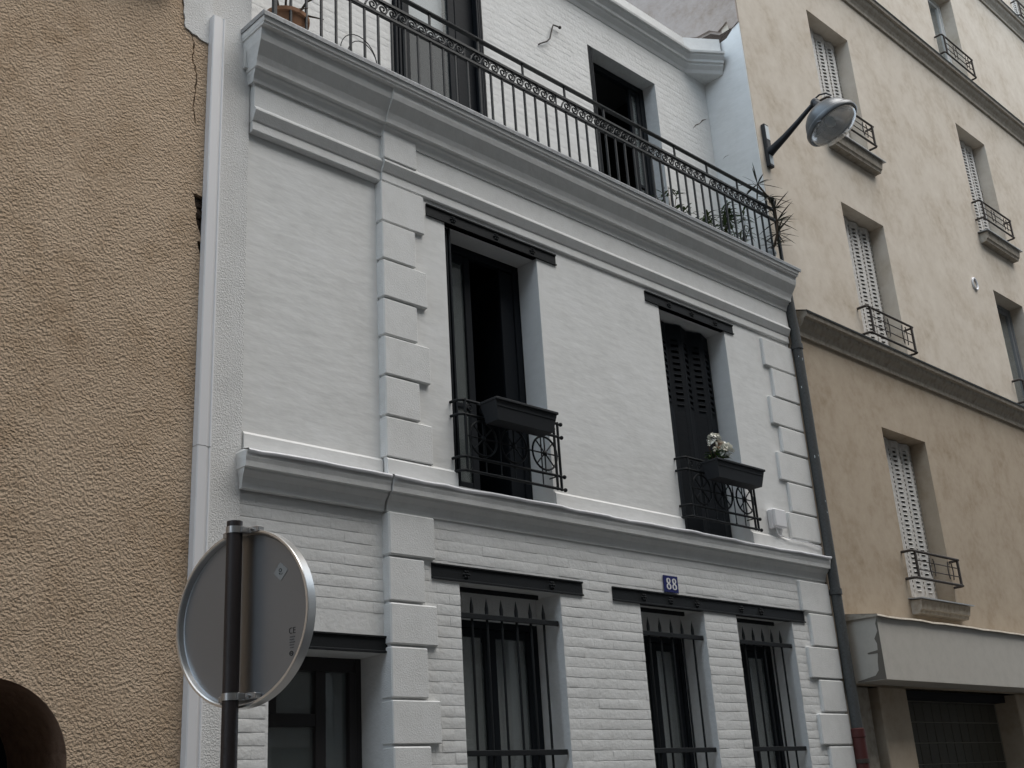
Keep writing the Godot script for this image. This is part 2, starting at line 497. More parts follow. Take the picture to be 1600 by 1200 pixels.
# lays running bond on the plane z between x0..x1, y0..y1, round the holes; the 300 nearest in view are parts, the rest one mesh
func lay_bricks(parent: Node3D, x0: float, x1: float, y0: float, y1: float, z: float, holes: Array, m: Material, flatness := 1.0) -> void:
	var spots := []
	var j := 0
	var y := y0
	while y + COURSE <= y1 + 0.001:
		var cy := y + COURSE / 2
		var free := [[x0, x1]]
		for h in holes:
			if cy > h[2] - 0.02 and cy < h[3] + 0.02:
				var next := []
				for f in free:
					if h[1] <= f[0] or h[0] >= f[1]: next.append(f); continue
					if h[0] > f[0]: next.append([f[0], h[0]])
					if h[1] < f[1]: next.append([h[1], f[1]])
				free = next
		for f in free:
			var a: float = floorf((f[0] - x0) / 0.225) * 0.225 + x0 - (0.1125 if j % 2 else 0.0)
			while a < f[1]:
				var l := maxf(a, f[0]); var r := minf(a + 0.225, f[1])
				if r - l > 0.03: spots.append([l + 0.0006, r - 0.0006, cy])
				a += 0.225
		y += COURSE
		j += 1
	var eye := cam.position
	var seen := []; var rest := []
	for s in spots:
		var p := Vector3((s[0] + s[1]) / 2, s[2], z)
		if in_frame(p): seen.append([p.distance_to(eye), s])
		else: rest.append(s)
	seen.sort_custom(func(a, b): return a[0] < b[0])
	var joined := M.new()
	var n := 0
	for k in seen.size() + rest.size():
		var s: Array = seen[k][1] if k < seen.size() else rest[k - seen.size()]
		var kind: Array = brick_kinds[rng.randi() % brick_kinds.size()]
		var b := Basis(Vector3.UP, rng.randf_range(-0.006, 0.006)) * Basis(Vector3.RIGHT, rng.randf_range(-0.022, 0.012)) * Basis(Vector3.BACK, rng.randf_range(-0.004, 0.004))
		b = b * Basis.from_scale(Vector3((s[1] - s[0]) / BRICK_L, 1, flatness * rng.randf_range(0.45, 1.25)))
		var xf := Transform3D(b, Vector3((s[0] + s[1]) / 2, s[2], z + rng.randf_range(-0.0012, 0.0014) * flatness))
		if k < seen.size() and n < 300:
			put("brick", kind[1], m, parent, xf)
			n += 1
		else: joined.add(kind[0], xf)
	if joined.v.size():
		var o := put("more_bricks", joined, m, parent)
		o.set_meta("kind", "stuff")

# ---------------------------------------------------------------- pieces of a facade
func rosette(parent: Node3D, at: Vector3, r: float) -> void:
	var g := M.new()
	for k in 6:
		var a := TAU * k / 6
		var c := at + Vector3(cos(a), sin(a), 0) * r * 0.66
		g.lathe([Vector2(0.001, 0.012), Vector2(r * 0.26, 0.008), Vector2(r * 0.36, 0.0)], 7, Transform3D(Basis(Vector3.RIGHT, PI / 2), c))
	g.lathe([Vector2(0.001, 0.02), Vector2(r * 0.28, 0.014), Vector2(r * 0.4, 0.0)], 8, Transform3D(Basis(Vector3.RIGHT, PI / 2), at))
	put("rosette", g, mats.black_iron, parent)

# rolled steel beam over an opening, its flanges proud of the web
func lintel(parent: Node3D, x0: float, x1: float, y0: float, y1: float, z: float, spots: Array) -> void:
	var g := M.new()
	var w := z + 0.004
	g.run_x([Vector2(z - 0.045, y0), Vector2(z + 0.016, y0), Vector2(z + 0.016, y0 + 0.010), Vector2(w, y0 + 0.016), Vector2(w, y1 - 0.016), Vector2(z + 0.016, y1 - 0.010), Vector2(z + 0.016, y1), Vector2(z - 0.045, y1)], x0, x1)
	var o := put("steel_lintel", g, mats.black_iron, parent)
	for s in spots: rosette(o, Vector3(s, (y0 + y1) / 2, w), 0.033)

# casement: an outer frame and leaves with panes; leaves = [[x0, x1, [cross bars]], ...]
func casement(parent: Node3D, called: String, x0: float, x1: float, y0: float, y1: float, z: float, f: float, leaves: Array, m: Material, stile := 0.055) -> MeshInstance3D:
	var g := M.new()
	g.cbox(Vector3(x0, y0, z - 0.06), Vector3(x0 + f, y1, z), 0.004)
	g.cbox(Vector3(x1 - f, y0, z - 0.06), Vector3(x1, y1, z), 0.004)
	g.cbox(Vector3(x0 + f, y1 - f, z - 0.06), Vector3(x1 - f, y1, z - 0.002), 0.004)
	g.cbox(Vector3(x0 + f, y0, z - 0.06), Vector3(x1 - f, y0 + f, z - 0.002), 0.004)
	var o := put(called, g, m, parent)
	for l in leaves:
		var a: float = l[0]; var b: float = l[1]
		var lo := y0 + f + 0.004; var hi := y1 - f - 0.004
		var e := M.new()
		e.cbox(Vector3(a, lo, z - 0.055), Vector3(a + stile, hi, z - 0.012), 0.004)
		e.cbox(Vector3(b - stile, lo, z - 0.055), Vector3(b, hi, z - 0.012), 0.004)
		e.cbox(Vector3(a + stile, hi - stile, z - 0.055), Vector3(b - stile, hi, z - 0.014), 0.004)
		e.cbox(Vector3(a + stile, lo, z - 0.055), Vector3(b - stile, lo + stile, z - 0.014), 0.004)
		var ys := [lo + stile]
		for q in l[2]:
			e.cbox(Vector3(a + stile, q - 0.018, z - 0.05), Vector3(b - stile, q + 0.018, z - 0.016), 0.003)
			ys.append(q - 0.018); ys.append(q + 0.018)
		ys.append(hi - stile)
		put("leaf_frame", e, m, o)
		for k in range(0, ys.size(), 2):
			var p := M.new()
			p.box(Vector3(a + stile - 0.004, ys[k] - 0.004, z - 0.036), Vector3(b - stile + 0.004, ys[k + 1] + 0.004, z - 0.031))
			put("pane", p, mats.pane, o)
	return o

# one narrow slotted metal shutter panel, hinged at (0, 0), w wide, h high, with slots from s0 to s1
func slotted(w: float, h: float, s0: float, s1: float, pitch: float) -> M:
	var g := M.new()
	var t := 0.006
	var e := w * 0.27
	g.box(Vector3(0, 0, -t), Vector3(e, h, t)); g.box(Vector3(w - e, 0, -t), Vector3(w, h, t))
	g.box(Vector3(e, 0, -t * 0.8), Vector3(w - e, s0, t * 0.8)); g.box(Vector3(e, s1, -t * 0.8), Vector3(w - e, h, t * 0.8))
	var y := s0
	while y < s1 - 0.001:
		g.box(Vector3(e, y, -t * 0.8), Vector3(w - e, minf(y + pitch * 0.52, s1), t * 0.8))
		# pressed hood over the slot below
		g.quad(Vector3(e, y + 0.002, t * 0.8), Vector3(w - e, y + 0.002, t * 0.8), Vector3(w - e, y - pitch * 0.12, t * 2.6), Vector3(e, y - pitch * 0.12, t * 2.6))
		y += pitch
	return g

# folding shutter: panels run in a shallow zigzag from x0 to x1
func folding_shutter(parent: Node3D, x0: float, x1: float, y0: float, y1: float, z: float, count: int, m: Material, s1: float, s0 := 0.12, pitch := 0.05, fold := 0.22) -> void:
	var w := (x1 - x0) / count / cos(fold)
	var panel := slotted(w, y1 - y0, s0, s1, pitch).mesh()
	var o := Node3D.new()
	o.name = numbered(parent, "folding_shutter")
	parent.add_child(o, true)
	for k in count:
		var dir := -1.0 if k % 2 == 0 else 1.0
		var px := x0 + (x1 - x0) * k / count
		var pz := z if k % 2 == 0 else z + sin(fold) * w
		put("shutter_panel", panel, m, o, Transform3D(Basis(Vector3.UP, fold * dir), Vector3(px, y0, pz)))

func ball(g: M, at: Vector3, r: float) -> void:
	var prof := []
	for k in 7:
		var a := PI * k / 6 - PI / 2
		prof.append(Vector2(maxf(0.0005, cos(a) * r), sin(a) * r))
	g.lathe(prof, 9, Transform3D(Basis.IDENTITY, at))

# wrought iron guard of the first floor windows: four rails, three wheels, little scrolls, ball ends
func wheel_guard(parent: Node3D, x0: float, x1: float, y0: float, z: float) -> void:
	var m: Material = mats.black_iron
	var ys := [y0, y0 + 0.105, y0 + 0.43, y0 + 0.54]
	var left := x0 + 0.015; var right := x1 - 0.005
	var g := M.new()
	for y in ys:
		g.tube([Vector3(x0 - 0.02, y, 0.0), Vector3(x0 - 0.01, y, z * 0.75), Vector3(left, y, z), Vector3(left + 0.03, y, z), Vector3(right, y, z)], 0.0115, 7)
	var o := put("window_guard", g, m, parent)
	for y in ys:
		var e := M.new()
		e.tube([Vector3(right, y, z), Vector3(right + 0.022, y, z)], 0.007, 7)
		ball(e, Vector3(right + 0.034, y, z), 0.017)
		put("ball_end", e, m, o)
	for p in [left + 0.02, right - 0.05, right - 0.005]:
		var e := M.new()
		e.tube([Vector3(p, ys[0] - 0.012, z), Vector3(p, ys[3] + 0.012, z)], 0.011, 6)
		put("upright", e, m, o)
	for p in [right - 0.03]:
		var e := M.new()
		e.tube([Vector3(p, ys[1], 0), Vector3(p, ys[1], z)], 0.006, 5)
		put("stay", e, m, o)
	var r := 0.135
	var cy: float = (ys[1] + ys[2]) / 2
	var wheel := M.new()
	var ring := []
	for k in 25: ring.append(Vector3(cos(TAU * k / 24), sin(TAU * k / 24), 0) * r)
	wheel.tube(ring, 0.0085, 6, false)
	for k in 8:
		var a := TAU * k / 8
		wheel.tube([Vector3.ZERO, Vector3(cos(a), sin(a), 0) * (r if k % 2 else r * 1.2)], 0.0062, 5)
	wheel.lathe([Vector2(0.001, 0.016), Vector2(0.02, 0.01), Vector2(0.026, 0.0), Vector2(0.02, -0.01), Vector2(0.001, -0.016)], 9, Transform3D(Basis(Vector3.RIGHT, PI / 2), Vector3.ZERO))
	var wm := wheel.mesh()
	for k in 3:
		put("wheel", wm, m, o, Transform3D(Basis.IDENTITY, Vector3(left + 0.19 + k * (right - left - 0.38) / 2 + (0.02 if k == 2 else 0.0), cy, z)))
	# drop bars between the wheels and little scrolls in the top band
	for k in 7:
		var px := left + 0.06 + k * (right - left - 0.12) / 6
		var e := M.new()
		if k % 2 == 0:
			e.tube([Vector3(px, ys[1] - 0.09, z + 0.004), Vector3(px, ys[2] + 0.01, z + 0.004)], 0.0055, 5)
			ball(e, Vector3(px, ys[1] - 0.09, z + 0.004), 0.009)
		else: e.tube([Vector3(px, ys[0], z), Vector3(px, ys[2], z)], 0.0055, 5)
		put("drop_bar", e, m, o)
	var sc := M.new()
	var pts := []
	for k in 15:
		var a := TAU * 1.35 * k / 14
		pts.append(Vector3(cos(a), sin(a), 0) * lerpf(0.036, 0.008, k / 14.0))
	sc.tube(pts, 0.0045, 5)
	var sm := sc.mesh()
	for k in 8:
		put("scroll", sm, m, o, Transform3D(Basis.from_scale(Vector3(1 if k % 2 else -1, 1, 1)), Vector3(left + 0.07 + k * (right - left - 0.14) / 7, (ys[2] + ys[3]) / 2, z)))

# spiked bars before a ground floor window
func spike_grille(parent: Node3D, x0: float, x1: float, y_low: float, y_top: float, tip: float, z: float, xs: Array) -> void:
	var m: Material = mats.black_iron
	var g := M.new()
	g.cbox(Vector3(x0 - 0.02, y_low - 0.019, z - 0.008), Vector3(x1 - 0.012, y_low + 0.019, z + 0.008), 0.003)
	var o := put("window_grille", g, m, parent)
	for y in [y_top, 0.9]:
		g = M.new()
		g.cbox(Vector3(x0 - 0.02, y - 0.019, z - 0.008), Vector3(x1 - 0.012, y + 0.019, z + 0.008), 0.003)
		put("cross_bar", g, m, o)
	var bar := M.new()
	bar.tube([Vector3(0, 0.75, 0), Vector3(0, y_top + 0.005, 0)], 0.0095, 8)
	bar.tube([Vector3(0, y_top + 0.005, 0), Vector3(0, y_top + 0.065, 0), Vector3(0, y_top + 0.085, 0), Vector3(0, tip, 0)], [0.013, 0.014, 0.011, 0.0008], 8)
	var bm := bar.mesh()
	for x in xs: put("spiked_bar", bm, m, o, Transform3D(Basis.IDENTITY, Vector3(x, 0, z - 0.021)))

# ---------------------------------------------------------------- scene
func _ready() -> void:
	rng.seed = 88
	set_camera_and_light()
	make_materials()
	make_bricks()
	build_street()
	build_white_building()
	build_tan_building()
	build_beige_building()
	build_far_side()
	build_wall_fittings()
	build_sign()
	build_lamp()
	build_plants()

func set_camera_and_light() -> void:
	cam = Camera3D.new()
	cam.name = "camera"
	add_child(cam)
	var yaw := deg_to_rad(45.106); var pitch := deg_to_rad(20.412); var roll := deg_to_rad(-3.624)
	var fwd := Vector3(sin(yaw) * cos(pitch), sin(pitch), -cos(yaw) * cos(pitch))
	var r := fwd.cross(Vector3.UP).normalized(); var u := r.cross(fwd)
	var r2 := cos(roll) * r + sin(roll) * u
	var u2 := -sin(roll) * r + cos(roll) * u
	cam.transform = Transform3D(Basis(r2, u2, -fwd), Vector3(0, 1.6, 6.0))
	cam.fov = rad_to_deg(2 * atan(600.0 / 1797.1))
	cam.near = 0.05; cam.far = 400
	cam.current = true

	var sky_m := ProceduralSkyMaterial.new()
	sky_m.sky_top_color = Color(0.80, 0.88, 0.955)
	sky_m.sky_horizon_color = Color(0.79, 0.83, 0.875)
	sky_m.sky_curve = 0.3
	sky_m.ground_bottom_color = Color(0.25, 0.25, 0.25); sky_m.ground_horizon_color = Color(0.5, 0.5, 0.5)
	sky_m.sun_angle_max = 1.0
	sky_m.energy_multiplier = 1.0
	var sky := Sky.new()
	sky.sky_material = sky_m
	var env := Environment.new()
	env.background_mode = Environment.BG_SKY
	env.sky = sky
	env.tonemap_mode = Environment.TONE_MAPPER_LINEAR
	env.tonemap_exposure = 2.6
	env.sdfgi_enabled = true; env.ssao_enabled = true; env.ssil_enabled = true
	var we := WorldEnvironment.new()
	we.name = "world_environment"
	we.environment = env
	add_child(we)

	var sun := DirectionalLight3D.new()
	sun.name = "sun"
	sun.light_energy = 0.37
	sun.light_angular_distance = 44.0
	sun.light_color = Color(1.0, 0.985, 0.97)
	sun.shadow_enabled = true
	add_child(sun)
	sun.look_at_from_position(Vector3(3.2, 13.2, 5.7), Vector3(0, 0, 0))

func build_street() -> void:
	var g := M.new()
	g.quad(Vector3(-120, 0, 120), Vector3(120, 0, 120), Vector3(120, 0, -120), Vector3(-120, 0, -120))
	structure("ground", g, mats.asphalt)
	g = M.new()
	g.box(Vector3(-30, 0.004, -0.4), Vector3(45, 0.12, 2.72))
	structure("pavement", g, mats.paving)
	g = M.new()
	g.cbox(Vector3(-30, 0.004, 2.724), Vector3(45, 0.125, 2.9), 0.01)
	structure("kerb", g, mats.granite)
	g = M.new()
	g.box(Vector3(-30, 0.004, 8.404), Vector3(45, 0.12, 9.9))
	structure("far_pavement", g, mats.paving)
	g = M.new()
	g.cbox(Vector3(-30, 0.004, 8.22), Vector3(45, 0.125, 8.4), 0.01)
	structure("far_kerb", g, mats.granite)

func build_white_building() -> void:
	var b := thing("white_building", "white painted brick house with black iron balcony and black window frames", "house", Vector3.ZERO)
	var white: Material = mats.white_paint
	var g: M
	# --- openings: x0, x1, y0, y1
	var w1 := [5.38, 6.41, 3.84, 5.985]
	var w2 := [8.035, 9.07, 3.84, 5.985]
	var g1 := [5.375, 6.395, 0.75, 3.135]
	var g2 := [7.335, 8.185, 0.75, 3.135]
	var g3 := [8.66, 9.545, 0.75, 3.135]
	var dr := [3.86, 4.765, 0.0, 2.62]
	var u1 := [5.40, 6.53, 6.9, 9.335]
	var u2 := [8.10, 9.245, 6.9, 9.335]
	# --- walls
	g = M.new(); g.wall(4.75, 10.25, 0.0, 3.62, 0.0, 0.29, [g1, g2, g3])
	var gw := put("ground_floor_wall", g, mats.white_brick_paint, b)
	var quoin_l := [4.6, 5.10, 0.0, 3.7]; var quoin_r := [9.78, 10.4, 0.0, 3.7]
	lay_bricks(gw, 5.05, 9.85, 0.12, 3.58, 0.0, [g1, g2, g3, [5.10, 6.66, 3.14, 3.255], [6.99, 9.79, 3.13, 3.25]], mats.white_brick_paint, 0.7)
	g = M.new(); g.wall(4.75, 10.25, 3.62, 6.62, 0.0, 0.23, [w1, w2])
	put("first_floor_wall", g, white, b)
	g = M.new(); g.wall(3.63, 4.745, 0.0, 3.62, -0.045, 0.275, [dr])
	var lw := put("entrance_wall", g, mats.white_brick_paint, b)
	lay_bricks(lw, 3.635, 4.742, 0.1, 3.58, -0.045, [[3.84, 4.8, 0, 2.86], [4.05, 4.8, 2.5, 2.88]], mats.white_brick_paint, 0.8)
	g = M.new(); g.wall(3.63, 4.745, 3.62, 6.62, -0.045, 0.2, [])
	put("side_bay_wall", g, white, b)
	# rough plastered pier at the left edge, running up past the balcony
	g = M.new()
	g.box(Vector3(3.30, 0, -0.5), Vector3(3.628, 11.0, -0.03))
	put("rough_pier", g, mats.white_rough, b)
	g = M.new()
	g.plate(PackedVector2Array([Vector2(3.30, 6.665), Vector2(3.30, 11.0), Vector2(3.04, 11.0), Vector2(3.062, 7.2), Vector2(3.07, 6.95), Vector2(3.081, 6.89), Vector2(3.079, 6.84), Vector2(3.092, 6.79), Vector2(3.090, 6.745), Vector2(3.100, 6.718), Vector2(3.128, 6.709), Vector2(3.15, 6.694), Vector2(3.185, 6.691), Vector2(3.22, 6.673), Vector2(3.26, 6.67)]), 0.0015, 0.010)
	put("plaster_patch", g, mats.white_rough, b)
	# upper storey, set back behind the balcony
	g = M.new(); g.wall(3.63, 10.27, 6.9, 10.0, -0.6, 0.2, [u1, u2])
	var uw := put("upper_wall", g, mats.white_brick_paint, b)
	lay_bricks(uw, 3.65, 10.26, 7.0, 9.78, -0.6, [u1, u2], mats.white_brick_paint, 0.36)
	# --- quoins, alternately long and short
	var ql := [[6.118, 5.79, 5.15], [5.775, 5.475, 5.05], [5.46, 5.165, 5.15], [5.15, 4.865, 5.05], [4.85, 4.56, 5.155], [4.545, 4.255, 5.05], [4.24, 3.95, 5.155],
		[3.56, 3.265, 5.14], [3.25, 2.96, 5.04], [2.945, 2.675, 5.14], [2.66, 2.335, 5.045], [2.32, 2.05, 5.14], [2.035, 1.755, 5.045], [1.74, 1.46, 5.14], [1.445, 1.165, 5.045], [1.15, 0.87, 5.14], [0.855, 0.12, 5.045]]
	for q in ql:
		g = M.new(); g.cbox(Vector3(4.735, q[1], -0.09), Vector3(q[2], q[0], 0.031 + rng.randf_range(-0.003, 0.003)), rng.randf_range(0.006, 0.012))
		put("quoin", g, mats.white_quoin, b)
	g = M.new(); g.cbox(Vector3(4.738, 6.305, -0.09), Vector3(5.06, 6.58, 0.068), 0.007)
	put("quoin", g, mats.white_quoin, b)
	var qr := [[6.07, 5.765, 9.70], [5.75, 5.44, 9.80], [5.425, 5.13, 9.69], [5.115, 4.845, 9.80], [4.83, 4.54, 9.69], [4.525, 4.225, 9.80], [4.21, 3.95, 9.72],
		[3.54, 3.24, 9.73], [3.225, 2.92, 9.83], [2.905, 2.62, 9.72], [2.605, 2.31, 9.84], [2.295, 2.015, 9.74], [2.0, 1.72, 9.84], [1.705, 1.42, 9.74], [1.405, 1.12, 9.84], [1.105, 0.82, 9.74], [0.805, 0.12, 9.84]]
	for q in qr:
		g = M.new(); g.cbox(Vector3(q[2], q[1], -0.05), Vector3(10.258, q[0], 0.031 + rng.randf_range(-0.003, 0.003)), rng.randf_range(0.006, 0.012))
		put("quoin", g, mats.white_quoin, b)
	# --- frieze under the balcony, stepping back twice to the wall below
	for q in [[4.748, 10.24, 0.0], [3.634, 4.75, -0.02]]:
		var zq: float = q[2]
		g = M.new()
		g.run_x([Vector2(zq - 0.02, 6.205), Vector2(zq + 0.026, 6.205), Vector2(zq + 0.034, 6.212), Vector2(zq + 0.062, 6.268), Vector2(zq + 0.066, 6.276), Vector2(zq + 0.064, 6.29), Vector2(zq + 0.045, 6.315), Vector2(zq + 0.042, 6.52), Vector2(zq - 0.02, 6.52)], q[0], q[1])
		put("frieze", g, mats.white_quoin, b)
		g = M.new()
		g.run_x([Vector2(zq - 0.02, 6.122), Vector2(zq + 0.018, 6.128), Vector2(zq + 0.024, 6.138), Vector2(zq + 0.024, 6.2045), Vector2(zq - 0.02, 6.2045)], q[0] + 0.003, q[1] - 0.003)
		put("string_band", g, mats.white_quoin, b)
	# --- low plinth band over the middle cornice
	var x := [[3.64, 4.737, -0.042], [4.7375, 5.378, 0.012], [6.412, 8.033, 0.0], [9.072, 10.25, 0.0]]
	for s in x:
		g = M.new()
		g.run_x([Vector2(s[2] - 0.02, 3.80), Vector2(s[2] + 0.024, 3.80), Vector2(s[2] + 0.022, 3.925), Vector2(s[2] + 0.004, 3.945), Vector2(s[2] - 0.02, 3.945)], s[0], s[1])
		put("plinth_band", g, white, b)
	# --- middle cornice with its wavy metal flashing
	for s in [[4.72, 10.252, 0.0], [3.60, 4.722, -0.012]]:
		var z: float = s[2]
		g = M.new()
		g.run_x_returned([Vector2(z - 0.02, 3.562), Vector2(z + 0.012, 3.565), Vector2(z + 0.016, 3.60), Vector2(z + 0.03, 3.635), Vector2(z + 0.055, 3.66), Vector2(z + 0.062, 3.668), Vector2(z + 0.064, 3.682), Vector2(z + 0.088, 3.686), Vector2(z + 0.092, 3.72), Vector2(z + 0.10, 3.745), Vector2(z + 0.104, 3.785), Vector2(z - 0.02, 3.82)], s[0] + 0.02, s[1], 0.3 if s[0] < 4.0 else 0.1, -0.05)
		put("middle_cornice", g, mats.white_cornice, b)
		var rows := []
		var steps := int((s[1] - s[0]) / 0.09)
		for k in steps + 1:
			var px: float = lerpf(s[0] + 0.004, s[1] - 0.002, float(k) / steps)
			var d := sin(px * 3.3) * 0.003 + sin(px * 11.1 + 1.0) * 0.002 + rng.randf_range(-0.002, 0.002)
			rows.append([Vector3(px, 3.768 + d * 1.2, z + 0.112 + d), Vector3(px, 3.783 + d, z + 0.121 + d), Vector3(px, 3.795 + d, z + 0.115 + d), Vector3(px, 3.806 + d * 0.4, z + 0.06), Vector3(px, 3.832, z - 0.008)])
		g = M.new(); g.sheet(rows)
		put("flashing", g, mats.enamel_white, b)
	# --- balcony slab with its deep moulded underside
	var under := [Vector2(-0.02, 6.50), Vector2(0.052, 6.50), Vector2(0.058, 6.525), Vector2(0.075, 6.555), Vector2(0.09, 6.57), Vector2(0.092, 6.585), Vector2(0.116, 6.59), Vector2(0.119, 6.606), Vector2(0.124, 6.625), Vector2(0.142, 6.665), Vector2(0.175, 6.71), Vector2(0.203, 6.75), Vector2(0.214, 6.785), Vector2(0.218, 6.825), Vector2(0.222, 6.838), Vector2(0.246, 6.842), Vector2(0.249, 6.858), Vector2(0.258, 6.862), Vector2(0.267, 6.90)]
	g = M.new(); g.run_x_returned(under, 4.735, 10.252, 0.04, -0.03)
	put("balcony_moulding", g, mats.white_cornice, b)
	var back := []
	for p in under: back.append(Vector2(p.x - (0.012 if p.y < 6.84 and p.x > 0.0 else 0.001), p.y))
	g = M.new(); g.run_x_returned(back, 3.622, 4.74, 0.26, -0.03)
	put("balcony_moulding", g, mats.white_cornice, b)
	g = M.new(); g.box(Vector3(3.57, 6.62, -0.60), Vector3(10.25, 6.90, 0.0))
	put("balcony_slab", g, mats.white_cornice, b)
	g = M.new()
	g.run_x([Vector2(-0.6, 6.903), Vector2(0.26, 6.903), Vector2(0.262, 6.895), Vector2(0.275, 6.895), Vector2(0.278, 6.925), Vector2(0.268, 6.938), Vector2(-0.6, 6.95)], 3.545, 10.285)
	put("slab_edge", g, mats.zinc, b)
	# --- steel lintels with rosettes
	lintel(b, 5.19, 6.645, 5.985, 6.088, 0.0, [5.47, 5.94, 6.36])
	lintel(b, 7.84, 9.225, 5.985, 6.088, 0.0, [8.20, 8.55, 8.93])
	lintel(b, 5.12, 6.65, 3.14, 3.25, 0.0, [5.44, 6.31])
	lintel(b, 7.00, 9.775, 3.132, 3.245, 0.0, [7.39, 7.74, 8.10, 8.75, 9.06])
	lintel(b, 3.70, 4.86, 2.622, 2.73, -0.035, [])
	# --- ground floor windows
	for w in [g1, g2, g3]:
		var zf := -0.265
		g = M.new(); g.box(Vector3(w[0], 2.935, -0.29), Vector3(w[1], 3.134, zf - 0.002))
		put("head_panel", g, mats.white_rough, b)
		g = M.new()
		g.run_x([Vector2(-0.13, 3.10), Vector2(-0.115, 3.10), Vector2(-0.115, 3.134), Vector2(-0.13, 3.134)], w[0] + 0.002, w[1] - 0.12)
		put("track", g, mats.black_iron, b)
		var mid: float = (w[0] + w[1]) / 2
		var o := casement(b, "window", w[0] + 0.002, w[1] - 0.002, 0.76, 2.933, zf, 0.05, [[w[0] + 0.055, mid + 0.012, []], [mid + 0.014, w[1] - 0.055, []]], mats.black_wood, 0.06)
		g = M.new()
		var rows := []
		for k in 41:
			var px: float = lerpf(w[0] + 0.03, w[1] - 0.03, k / 40.0)
			rows.append([Vector3(px, 0.8, zf - 0.12 + sin(k * 1.3) * 0.012), Vector3(px, 2.9, zf - 0.12 + sin(k * 1.3 + 0.3) * 0.012)])
		g.sheet(rows)
		put("curtain", g, mats.curtain, o)
	var zs := -0.03
	spike_grille(b, g1[0], g1[1], 1.99, 2.915, 3.055, zs, [5.525, 5.67, 5.815, 5.965, 6.11, 6.25])
	spike_grille(b, g2[0], g2[1], 1.99, 2.905, 3.048, zs, [7.475, 7.625, 7.775, 7.92, 8.065])
	spike_grille(b, g3[0], g3[1], 1.99, 2.905, 3.048, zs, [8.81, 8.96, 9.11, 9.255, 9.40])
	# --- entrance door: dark frame, glazed leaf and fixed side light
	g = M.new()
	var zd := -0.315
	g.cbox(Vector3(3.862, 0.12, zd - 0.07), Vector3(3.93, 2.618, zd), 0.004)
	g.cbox(Vector3(4.70, 0.12, zd - 0.07), Vector3(4.763, 2.618, zd), 0.004)
	g.cbox(Vector3(3.93, 2.53, zd - 0.07), Vector3(4.70, 2.618, zd - 0.002), 0.004)
	g.cbox(Vector3(4.385, 0.12, zd - 0.07), Vector3(4.465, 2.53, zd - 0.001), 0.004)
	var door := put("entrance_door", g, mats.door_wood, b)
	g = M.new()
	g.cbox(Vector3(3.93, 2.185, zd - 0.06), Vector3(4.385, 2.265, zd - 0.004), 0.004)
	g.cbox(Vector3(4.645, 0.14, zd - 0.06), Vector3(4.70, 2.53, zd + 0.006), 0.004)
	g.cbox(Vector3(3.93, 2.265, zd - 0.06), Vector3(4.10, 2.53, zd - 0.012), 0.004)
	put("transom", g, mats.door_wood, door)
	for p in [[3.94, 4.39, 0.9, 2.19], [4.095, 4.39, 2.26, 2.535], [4.46, 4.65, 0.3, 2.535]]:
		g = M.new(); g.box(Vector3(p[0], p[2], zd - 0.04), Vector3(p[1], p[3], zd - 0.035))
		put("pane", g, mats.pane, door)
	g = M.new(); g.cbox(Vector3(3.93, 0.14, zd - 0.06), Vector3(4.385, 0.9, zd - 0.012), 0.004)
	put("door_panel", g, mats.door_wood, door)
	# --- first floor: tall window ajar, folded black shutter on its left, and a window behind closed shutters
	g = M.new()
	for k in 3: g.cbox(Vector3(5.392 + k * 0.028, 3.86, -0.215), Vector3(5.412 + k * 0.028, 5.975, -0.045 + 0.008 * k), 0.004)
	put("folded_shutter", g, mats.black_wood, b)
	var o1 := casement(b, "window", 5.382, 6.408, 3.845, 5.98, -0.235, 0.06, [[5.445, 5.86, [4.6]]], mats.black_wood, 0.07)
	g = M.new()
	g.cbox(Vector3(6.26, 3.92, -0.70), Vector3(6.31, 5.91, -0.27), 0.004)
	g.cbox(Vector3(6.20, 3.92, -0.285), Vector3(6.345, 5.91, -0.25), 0.004)
	put("open_leaf", g, mats.black_wood, o1)
	folding_shutter(b, 8.045, 9.06, 3.86, 5.97, -0.215, 6, mats.black_wood, 1.95, 1.28, 0.062, 0.3)
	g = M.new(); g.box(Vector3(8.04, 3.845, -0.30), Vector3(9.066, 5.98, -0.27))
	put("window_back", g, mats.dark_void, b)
	wheel_guard(b, 5.38, 6.41, 3.935, 0.10)
	wheel_guard(b, 8.035, 9.07, 3.935, 0.10)
	# --- upper floor doors
	var door1 := casement(b, "balcony_door", u1[0] + 0.004, u1[1] - 0.004, 6.96, 9.33, -0.64, 0.075, [[5.56, 6.21, [8.40]]], mats.black_wood, 0.085)
	g = M.new(); g.cbox(Vector3(6.215, 7.04, -0.69), Vector3(6.45, 9.25, -0.65), 0.004)
	put("solid_leaf", g, mats.black_wood, door1)
	g = M.new(); g.cbox(Vector3(5.64, 7.1, -0.70), Vector3(6.13, 8.385, -0.672), 0.006)
	put("door_panel", g, mats.black_wood, door1)
	g = M.new(); g.box(Vector3(5.62, 8.40, -0.76), Vector3(6.14, 9.25, -0.75))  # pale sheet added behind the top pane, standing in for reflected sky
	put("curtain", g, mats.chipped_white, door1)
	var door2 := casement(b, "balcony_door", u2[0] + 0.004, u2[1] - 0.004, 6.96, 9.33, -0.77, 0.075, [[8.98, 9.16, [8.0]]], mats.black_wood, 0.05)
	g = M.new(); g.cbox(Vector3(8.19, 7.04, -1.30), Vector3(8.235, 9.25, -0.82), 0.004)
	put("open_leaf", g, mats.black_wood, door2)
	g = M.new()
	for k in 3: g.cbox(Vector3(5.41 + k * 0.035, 6.97, -0.63), Vector3(5.435 + k * 0.035, 9.32, -0.565 + 0.006 * k), 0.004)
	put("folded_shutter", g, mats.black_wood, b)
	g = M.new()
